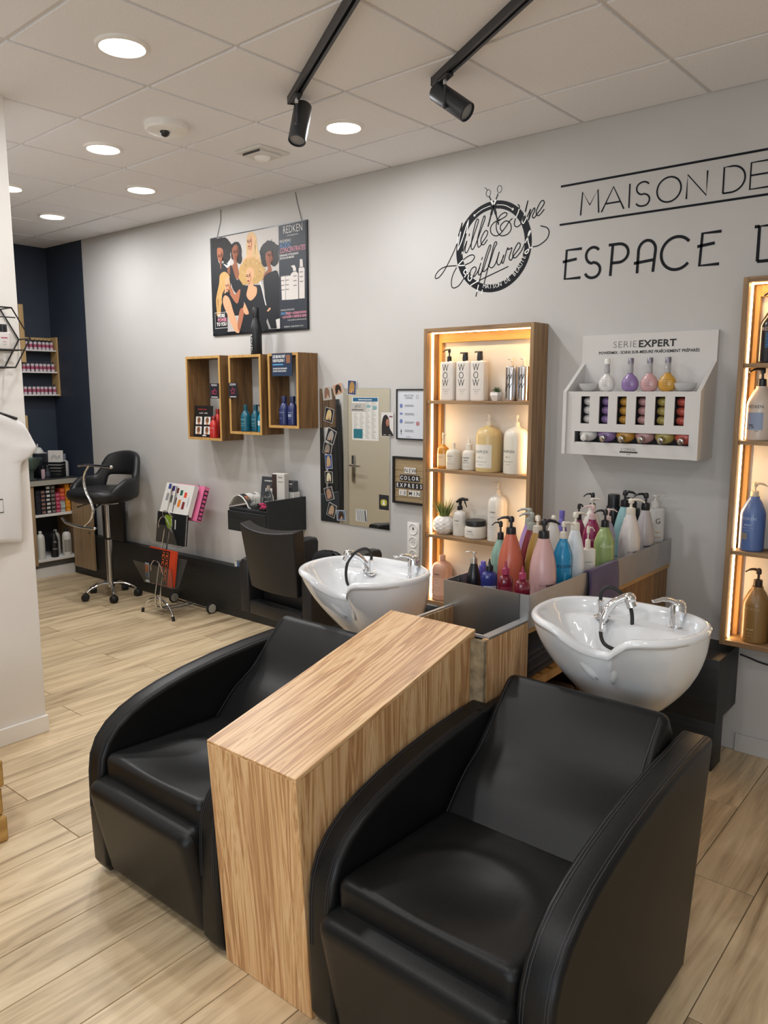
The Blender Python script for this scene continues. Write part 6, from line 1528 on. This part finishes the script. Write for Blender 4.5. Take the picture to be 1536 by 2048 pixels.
def band(t):
    a = R_(-38 + 256 * t)                       # from one front corner round the back to the other
    back = max(0.0, math.sin(a)) if True else 0
    bk = max(0.0, (math.sin(a) - .25) / .75)
    q1 = min(1, max(0, (math.sin(a) - .42) / .40)); q2 = min(1, max(0, (math.sin(a) - .66) / .16))
    zt = .905 + .085 * min(1, max(0, (math.sin(a) + .62) / .6)) + .115 * (q1 * q1 * (3 - 2 * q1)) + .085 * max(0, (math.sin(a) - .62) / .38) ** .7
    zb = .825 + .165 * (q2 * q2 * (3 - 2 * q2))
    end = min(1, min(t, 1 - t) / .06)
    return a, zb, zb + (zt - zb) * (.55 + .45 * math.sqrt(end)), .030 * (.6 + .4 * math.sqrt(end))
for i in range(NA + 1):
    a, zb, zt, th_ = band(i / NA)
    for j in range(NB):
        q = 2 * PI * j / NB
        cz = (zb + zt) / 2; hz = (zt - zb) / 2
        ux, uz = math.copysign(abs(math.cos(q)) ** .7, math.cos(q)), math.copysign(abs(math.sin(q)) ** .7, math.sin(q))
        r = .247 + th_ * ux + .03 * max(0, (cz + hz * uz - .95)) / .2 * max(0, math.sin(a))
        vs.append((r * math.cos(a), r * math.sin(a) * 1.0 - .02, cz + hz * uz))
for i in range(NA):
    for j in range(NB):
        fs.append((i * NB + j, i * NB + (j + 1) % NB, (i + 1) * NB + (j + 1) % NB, (i + 1) * NB + j))
fs.append(tuple(range(NB))[::-1]); fs.append(tuple(NA * NB + j for j in range(NB)))
b.add(vs, fs); b.build('backrest', M_LEA2, st_, angle=80)
fb = MB()
def F(x, z, y=-.62): return (x + 5.72, y + .345, z)
fb.tube(cr([F(-5.47, 1.118), F(-5.54, 1.05), F(-5.56, .98), F(-5.53, .90), F(-5.475, .84), F(-5.452, .77), F(-5.49, .70), F(-5.585, .640)], 6), .012, 10, flat=.7)
fb.tube(cr([F(-5.66, 1.105, -.60), F(-5.5, 1.12), F(-5.35, 1.124), F(-5.20, 1.122, -.60)], 5), .0105, 10).sphere(F(-5.20, 1.122, -.60), .014)
fb.tube(cr([F(-5.96, .662, -.60), F(-5.85, .635), F(-5.65, .628), F(-5.46, .634, -.61)], 5), .0115, 10).sphere(F(-5.46, .634, -.61), .014)
fb.tube(cr([F(-5.452, .775), F(-5.55, .80, -.50), F(-5.70, .79, -.38)], 4), .008, 8)
fb.build('footrest', M_CHR, st_)

# ============================================================ colour cabinet at the navy wall
cc = thing('colour_cabinet', 'low open cabinet with grey topped counter against the navy wall', 'cabinet', (-6.92, -.65, 0))
cx0, cx1, cy0, cy1 = -.178, .175, -.65, .615       # local: x to the room, y along the wall
def pc(nm, m, *bx, **k): return MB().rbox(*bx, .0012, 1).build(nm, m, cc, smooth=False, **k)
pc('worktop', M_STEELD, cx0, cx1 + .02, cy0, cy1 + .012, .892, .900)
pc('worktop_edge', mat('grey_laminate', '#9d998f', .5), cx0, cx1 + .018, cy0, cy1 + .010, .845, .892)
pc('side_panel', M_OAKD, cx0, cx1, cy1 - .018, cy1, .125, .845)
pc('side_panel', M_OAKD, cx0, cx1, .165, .215, .125, .845)
pc('front_panel', M_OAKD, cx1 - .02, cx1, cy0, .163, .125, .845)
pc('shelf', M_WLAM, cx0, cx1 - .003, .215, cy1 - .018, .560, .582)
pc('shelf', M_WLAM, cx0, cx1 - .003, .215, cy1 - .018, .150, .172)
pc('back_panel', mat('cab_dark', '#3a3d42', .7), cx0, cx0 + .006, .215, cy1 - .018, .172, .845)
pc('kick_board', M_WLAM, cx1 - .05, cx1 - .03, cy0, cy1 + .03, 0, .090)
pc('base_rail', mat('grey_rail', '#6f706e', .6), cx1 - .06, cx1 - .051, cy0, cy1, .088, .149)
dd = pc('door', M_OAKD, cx1 + .008, cx1 + .36, .552, .568, .072, .830)
MB().tube([(cx1 + .31, .552, .42), (cx1 + .31, .535, .42)], .010).build('knob', M_CHRD, dd)
MB().rbox(cx1 - .02, cx1 + .03, .575, .592, .24, .262, .003, 1).build('hinge', M_CHRD, dd)
# cartons of hair colour, stacked in columns
BX = {}
def carton_mesh(c1, c2, w=.042, h=.036):
    if (c1, c2) not in BX:
        b = MB().box(-.07, .07, -w / 2, w / 2, 0, h)
        b.k = 1; b.box(.07, .0706, -w / 2 + .005, w / 2 - .005, .008, h - .008)
        BX[(c1, c2)] = b.mesh('carton', [flat(c1), flat(c2)], smooth=False)
    return BX[(c1, c2)]
colsd = [(-.392, [('#1b1e26', '#23262f')] * 6, 'plain dark carton'), (-.345, [('#20202a', '#8d6a5c')] * 6, 'dark carton with brown end label'), (-.298, [('#1b1c20', '#c9c6c0')] * 9, 'black carton with white end label'),
         (-.252, [('#2a2a2d', '#7d756c')] * 7, 'dark carton with grey end label'), (-.208, [('#a02a48', '#c0667c')] * 5, 'crimson carton'),
         (-.163, [('#9fa7a6', '#b3b9b7'), ('#9fa7a6', '#b3b9b7'), ('#b3b9b7', '#9fa7a6'), ('#b83a50', '#c95a62'), ('#c9502f', '#d8734a'), ('#c9502f', '#d8734a')], 'carton'),
         (-.112, [('#d98a1c', '#dd9a38')] * 7, 'orange carton')]
ordn = ['lowest', 'second', 'third', 'fourth', 'fifth', 'sixth', 'seventh', 'eighth', 'ninth']
cname = ['plain dark stack at the left', 'brown labelled stack', 'white labelled stack', 'grey labelled stack', 'crimson stack', 'mixed grey and red stack', 'orange stack at the right']
for ci, (y, cs, nm) in enumerate(colsd):
    z = .5825
    for i, c in enumerate(cs):
        o = bpy.data.objects.new('carton', carton_mesh(*c)); COL.objects.link(o); o.location = (-6.835 + .004 * math.sin(i * 3 + ci), y, z)
        tag(o, ordn[i] + ' carton up in the ' + cname[ci] + ' in the cabinet', 'carton', 'hair colour cartons in the cabinet'); z += .0363
for nm, lab, y, r, hb, pr_, c, pk2, pc2 in (('bleach_bottle', 'tall white bottle at the left in the bottom of the open cabinet', -.378, .036, .235, 'round', '#cfd0ca', 'cap', '#d0d0c8'), ('developer_bottle', 'black bottle with white print in the bottom of the open cabinet', -.250, .034, .225, 'shoulder', '#17181c', 'cap', '#17181c'), ('developer_bottle', 'white bottle with a grey label, right in the bottom of the open cabinet', -.130, .040, .225, 'round', '#d6d5d0', 'cap', '#17181c')):
    B_(nm, lab, (-6.80, y, .1725), r, hb, pr_, c, pk2, .02, pc2, yaw=R_(70), pr=.4, patch=(-.7, .7, .15, .66, '#9b9792') if y > -.2 else None, texts=[('7%', .024, .60, '#cfcfcf'), ('developer', .010, .34, '#cfcfcf', .0004)] if -.3 < y < -.2 else ())
B_('developer_bottle', 'second white bottle behind the labelled one in the bottom of the cabinet', (-6.90, -.185, .1725), .040, .215, 'round', '#c9c8c3', 'cap', .02, '#c9c8c3', pr=.4)
# things on the counter
CZ = .9005
gb = thing('glass_bowl', 'green tinted conical glass bowl on the counter at the partition edge', 'bowl', (-6.80, -.425, CZ))
MB().lathe([(.045, 0), (.045, .006), (.012, .012), (.012, .05), (.03, .075), (.075, .125), (.105, .19), (.100, .19), (.070, .130), (.02, .085), (1e-6, .082)], 32, cap=False).build('body', mat('green_glass', '#9db3a8', .08, trans=.8, ior=1.2), gb)
B_('cleaner_bottle', 'white square bottle with white flip lid on the counter', (-6.975, -.360, CZ), .045, .225, 'flat', '#c6cac6', 'block', .075, '#d6d6d2', ex=5, pr=.5, yaw=R_(60))
B_('polish_bottle', 'small pink labelled bottle with black lid on the counter front', (-6.79, -.318, CZ), .017, .085, 'cyl', '#b79aa2', 'cap', .03, K, pr=.85)
B_('polish_bottle', 'small black jar beside the pink labelled bottle on the counter', (-6.80, -.272, CZ), .026, .09, 'cyl', '#1d2026', 'cap', .028, '#111318', pr=.8, patch=(-.8, .8, .2, .7, '#3a3f4a'), yaw=R_(70))
cn = thing('black_canister', 'square black canister with a funnel and brush on top of the counter', 'canister', (-6.955, -.262, CZ), R_(10))
MB().rbox(-.048, .048, -.048, .048, 0, .215, .004, 2).build('body', flat('#1b1f28', .4), cn); MB().rbox(-.050, .050, -.050, .050, .215, .222, .002, 1).build('lid', flat('#b9bab8'), cn)
MB().lathe([(.045, .223), (.040, .235), (.022, .265), (.010, .27)], 8).tube([(-.05, -.02, .223), (-.02, 0, .26), (-.012, 0, .30)], .007).build('funnel', flat('#cdccc6'), cn)
bk2 = thing('tool_basket', 'black slatted basket holding a white card on the counter', 'basket', (-6.86, -.165, CZ), R_(35))
for s in (-1, 1):
    for i in range(5): MB().box(-.075, .075, s * .05 - .003, s * .05 + .003, .004 + .028 * i, .026 + .028 * i).build('slat', M_BLK, bk2, smooth=False)
    for i in range(5): MB().box(s * .075 - .003, s * .075 + .003, -.046, .046, .004 + .028 * i, .026 + .028 * i).build('slat', M_BLK, bk2, smooth=False)
MB().box(-.072, .072, -.047, .047, 0, .004).build('base', M_BLK, bk2, smooth=False)
card('shop_card', 'white card with grey flourish standing in the black basket', 'card', (-6.865, -.158, CZ + .005), .135, .235, '#d3cfca', lambda b, k, w, h: (k('#9a9691'), [b.ribbon([(q[0], q[2]) for q in cr([(-w * .3, 0, h * (.62 + j * .06)), (-w * .1, 0, h * (.74 + j * .04)), (w * .1, 0, h * (.66 + j * .05)), (w * .32, 0, h * (.76 + j * .03))], 5)], .004, Y1) for j in range(3)]), R_(42), R_(-4))
o = MB().sphere((0, 0, .033), .033).build('massage_ball', flat('#2a7fb0', .4), None, (-6.98, -.195, CZ + 0)); tag(o, 'blue ball behind the white card on the counter', 'ball')
B_('tonic_bottle', 'frosted bottle with grey cap at the right end of the counter', (-6.86, -.072, CZ), .034, .150, 'round', '#b9b8b8', 'cap', .055, '#6f7480', pr=.42)
# shelf of small bottles on the navy wall
ps2 = thing('polish_shelf', 'wooden wall shelf with three white boards on the navy wall', 'shelf', (-7.098, -.30, 1.635))
def pp(nm, m, *bx): return MB().rbox(*bx, .001, 1).build(nm, m, ps2, smooth=False)
PW_ = wood('shelf_pine', ['#a98a5c', '#b99a6a', '#c6a878'], 2, 30, 2)
pp('side_board', PW_, .001, .118, .282, .298, -.004, .530); pp('side_board', PW_, .001, .118, -.30, -.284, -.004, .530)
pp('post', PW_, .105, .125, -.050, -.008, .295, .800); pp('rail', PW_, .001, .02, -.284, .282, .500, .525)
for z in (0, .205, .400): pp('shelf', M_WLAM, .001, .112, -.284, .282, z, z + .012)
pm_ = MB(); pm_.lathe([(.0155, 0), (.0155, .070)], 10); pm_.k = 1; pm_.lathe([(.0158, .022), (.0158, .048)], 10, cap=False); pm_.k = 2; pm_.lathe([(.0085, .070), (.0080, .090), (1e-6, .090)], 8, cap=False)
pmesh = pm_.mesh('polish_bottle', [flat('#c9bcc2'), flat('#a34a64'), flat('#24202a')])
rown = ['bottom', 'middle', 'top']
nth = ['', 'first', 'second', 'third', 'fourth', 'fifth', 'sixth', 'seventh', 'eighth', 'ninth', 'tenth', 'eleventh', 'twelfth', 'thirteenth', 'fourteenth']
for j, z in enumerate((0.0125, .2175, .4125)):
    for i in range(14):
        o = bpy.data.objects.new('nail_polish', pmesh); COL.objects.link(o)
        y = -.30 - .262 + .0385 * i + .018
        if y > -.035: continue
        o.location = (-7.098 + .080 + .004 * math.sin(i * 5 + j), y, 1.635 + z)
        tag(o, 'small white and pink bottle, %s from the wall corner on the %s white board' % (nth[14 - i], rown[j]), 'bottle', 'small bottles on the navy wall shelf')
pl2 = MB().rbox(-7.098, -6.99, -.345, -.325, .93, 1.46, .001, 1).build('wood_post', PW_, None, smooth=False); tag(pl2, 'slim pale wood upright between shirt sleeve and counter', 'post')
o = MB(); put_text(o, 'R', .40, 0, 0, 0, weight=-.004, sx=.8)
o = o.build('wall_letter', M_WPRINT, None, (-7.0985, -.395, 2.60), (0, 0, R_(90)), smooth=False); tag(o, 'large white letter R on the navy wall, half hidden by the partition', 'wall lettering')
# black folded chair back leaning at the corner, behind the stool
t = thing('folding_stool_back', 'black rounded board leaning on the wall behind the stool column', 'board', (-6.10, -.10, 0))
bp = [(-.16, .386), (.16, .386), (.165, .74)] + [(.165 - .06 + .06 * math.cos(a), .74 + .06 * math.sin(a)) for a in (.4, .8, 1.2)] + [(-.10, .80), (-.165, .74)]
MB().prism(bp, 1, .022, .060, .008, 2).build('board', M_LEA2, t)
# ============================================================ on the partition
ts = thing('hanging_shirt', 'white T-shirt on a black hanger against the white partition', 'shirt', (PX, -2.22, 0))
OUTL = [(.195, .985), (.243, 1.353), (.287, 1.412), (.228, 1.552), (.120, 1.585), (.06, 1.56), (0, 1.55)]
def half(v):
    """half width of shirt body against height"""
    return .195 + .045 * max(0, (v - .35)) if v < .62 else .215
cm = mat('shirt_cotton', '#e2e0de', .9, bump=.15, bscale=300, noise=.015, nscale=8)
def shx(y, z):
    f = .010 * math.sin(26 * y + 8 * z) * max(0, min(1, (1.55 - z) * 2)) + .008 * math.sin(60 * (z - 1.45) + 20 * y) * math.exp(-((z - 1.49) / .07) ** 2) + .006 * math.sin(14 * y - 11 * z)
    return f
rows = [(.985, .192, .194), (.990, .198, .195), (1.10, .205, .197), (1.20, .214, .199), (1.30, .224, .203), (1.345, .236, .210), (1.352, 0, .236), (1.37, .250, .262), (1.405, .262, .288), (1.415, 0, .290), (1.45, .262, .274), (1.50, .245, .250), (1.54, .222, .228), (1.565, .16, .16), (1.585, .10, .10)]
b = MB(); NY = 40; V = []
for z, w0, w1 in rows:
    for i in range(NY + 1):
        q = -1 + 2 * i / NY; y = q * w1
        droop = (1 - abs(q)) ** .5
        x = .020 + .030 * (1 - q * q) ** .5 + shx(y, z)
        V.append((x, y, z - .02 * q * q * (1 if z < 1 else 0)))
nr = len(rows)
F_ = [(j * (NY + 1) + i, j * (NY + 1) + i + 1, (j + 1) * (NY + 1) + i + 1, (j + 1) * (NY + 1) + i) for j in range(nr - 1) for i in range(NY)]
n0 = len(V); V += [(.008 + .004 * (1 - abs(-1 + 2 * (k % (NY + 1)) / NY)), V[k][1] * .995, V[k][2]) for k in range(n0)]
F_ += [tuple(n0 + a for a in f)[::-1] for f in F_]
per = [i for i in range(NY + 1)] + [j * (NY + 1) + NY for j in range(1, nr)] + [(nr - 1) * (NY + 1) + i for i in range(NY - 1, -1, -1)] + [j * (NY + 1) for j in range(nr - 2, 0, -1)]
F_ += [(per[i], per[(i + 1) % len(per)], n0 + per[(i + 1) % len(per)], n0 + per[i]) for i in range(len(per))]
b.add(V, F_); o = b.build('fabric', cm, ts, angle=70)
md = o.modifiers.new('smooth', 'SUBSURF'); md.levels = 1; md.render_levels = 1
MB().tube(cr([(.03, -.20, 1.545), (.03, -.08, 1.585), (.03, 0, 1.600), (.03, .08, 1.588), (.03, .20, 1.548)], 5), .006, 8).tube(cr([(.03, 0, 1.60), (.03, 0, 1.63), (.03, .02, 1.655), (.015, .012, 1.675), (.003, .0, 1.665)], 5), .004, 8).build('hanger', M_BLK, ts)
b = MB(); b.m = Matrix.Translation((.0595, 0, 0)) @ Matrix.Rotation(R_(90), 4, 'Z')
b.ribbon([(-.10, 1.125), (.10, 1.125), (.10, 1.185), (-.10, 1.185)], .004, .012, closed=True)
b.build('print', M_INK, ts, smooth=False)
MB().tube([(-.001, 0, 1.665), (.016, 0, 1.664)], .004).build('wall_hook', M_BLK, ts)
hx = thing('hexagon_shelf', 'black wire hexagon wall shelf on the white partition', 'shelf', (PX, -2.125, 1.908))
b = MB(); rr = .150
hp = [(rr * math.cos(i * PI / 3), rr * math.sin(i * PI / 3)) for i in range(6)]
for x in (.002, .11): b.tube([(x + .004, p[0], p[1]) for p in hp], .004, 6, closed=True)
for p in hp: b.tube([(.004, *p), (.114, *p)], .0035, 6)
hz = rr * math.sin(PI / 3)
for x in (.006, .04, .075, .112): b.tube([(x, -.125, -.052), (x, .125, -.052)], .003, 6)
for x in (.112,): b.tube([(x, -.09, .088), (x, .09, .088)], .003, 6)
b.build('wire_frame', M_BLK, hx)
B_('serum_bottle', 'white and pink bottle with black cap in the wire hexagon', (PX + .060, -2.068, 1.859), .026, .075, 'flat', '#d5cfca', 'cap', .034, K, pr=.62, yaw=R_(70), texts=[('serum', .010, .62, '#b5366a', .0006), ('soin', .008, .4, '#b5366a'), ('pro', .007, .25, '#3a3a3a')], ex=4)
# pallet furniture at the left edge
pb = thing('pallet_stand', 'rough pale wooden block stack cut by the left edge of the view', 'wooden stand', (-2.935, -2.72, 0))
for i, (z, h, j) in enumerate(((0, .098, .0), (.102, .105, -.004), (.211, .105, .004), (.320, .09, -.002), (.414, .07, -.008))):
    MB().rbox(-.35, .118 - .010 * i + j * 2, -.55, .182 + j, z, z + h, .006, 1).build('beam', M_PAL, pb, smooth=False)
# aprons on hooks and things seen only in the mirror
for i, (x, l) in enumerate(((-5.30, 'long black apron hung beside the cream door'), (-5.55, 'second long black apron hung at the partition end'))):
    t = thing('hanging_apron', l, 'apron', (x, PY, .42))
    b = MB()
    def ap(u, v):
        w = .05 + .065 * (1 - v) ** .7
        return ((u - .5) * 2 * w, .03 + .035 * math.sin(u * PI) + .012 * math.sin(u * 22 + v * 3), v * 1.18)
    b.grid(ap, 24, 16); o = b.build('fabric', M_MBLK, t); md = o.modifiers.new('thickness', 'SOLIDIFY'); md.thickness = .004
    MB().tube([(0, 0, 1.17), (0, .06, 1.185), (0, .065, 1.21)], .006).build('hook', M_CHR, t)
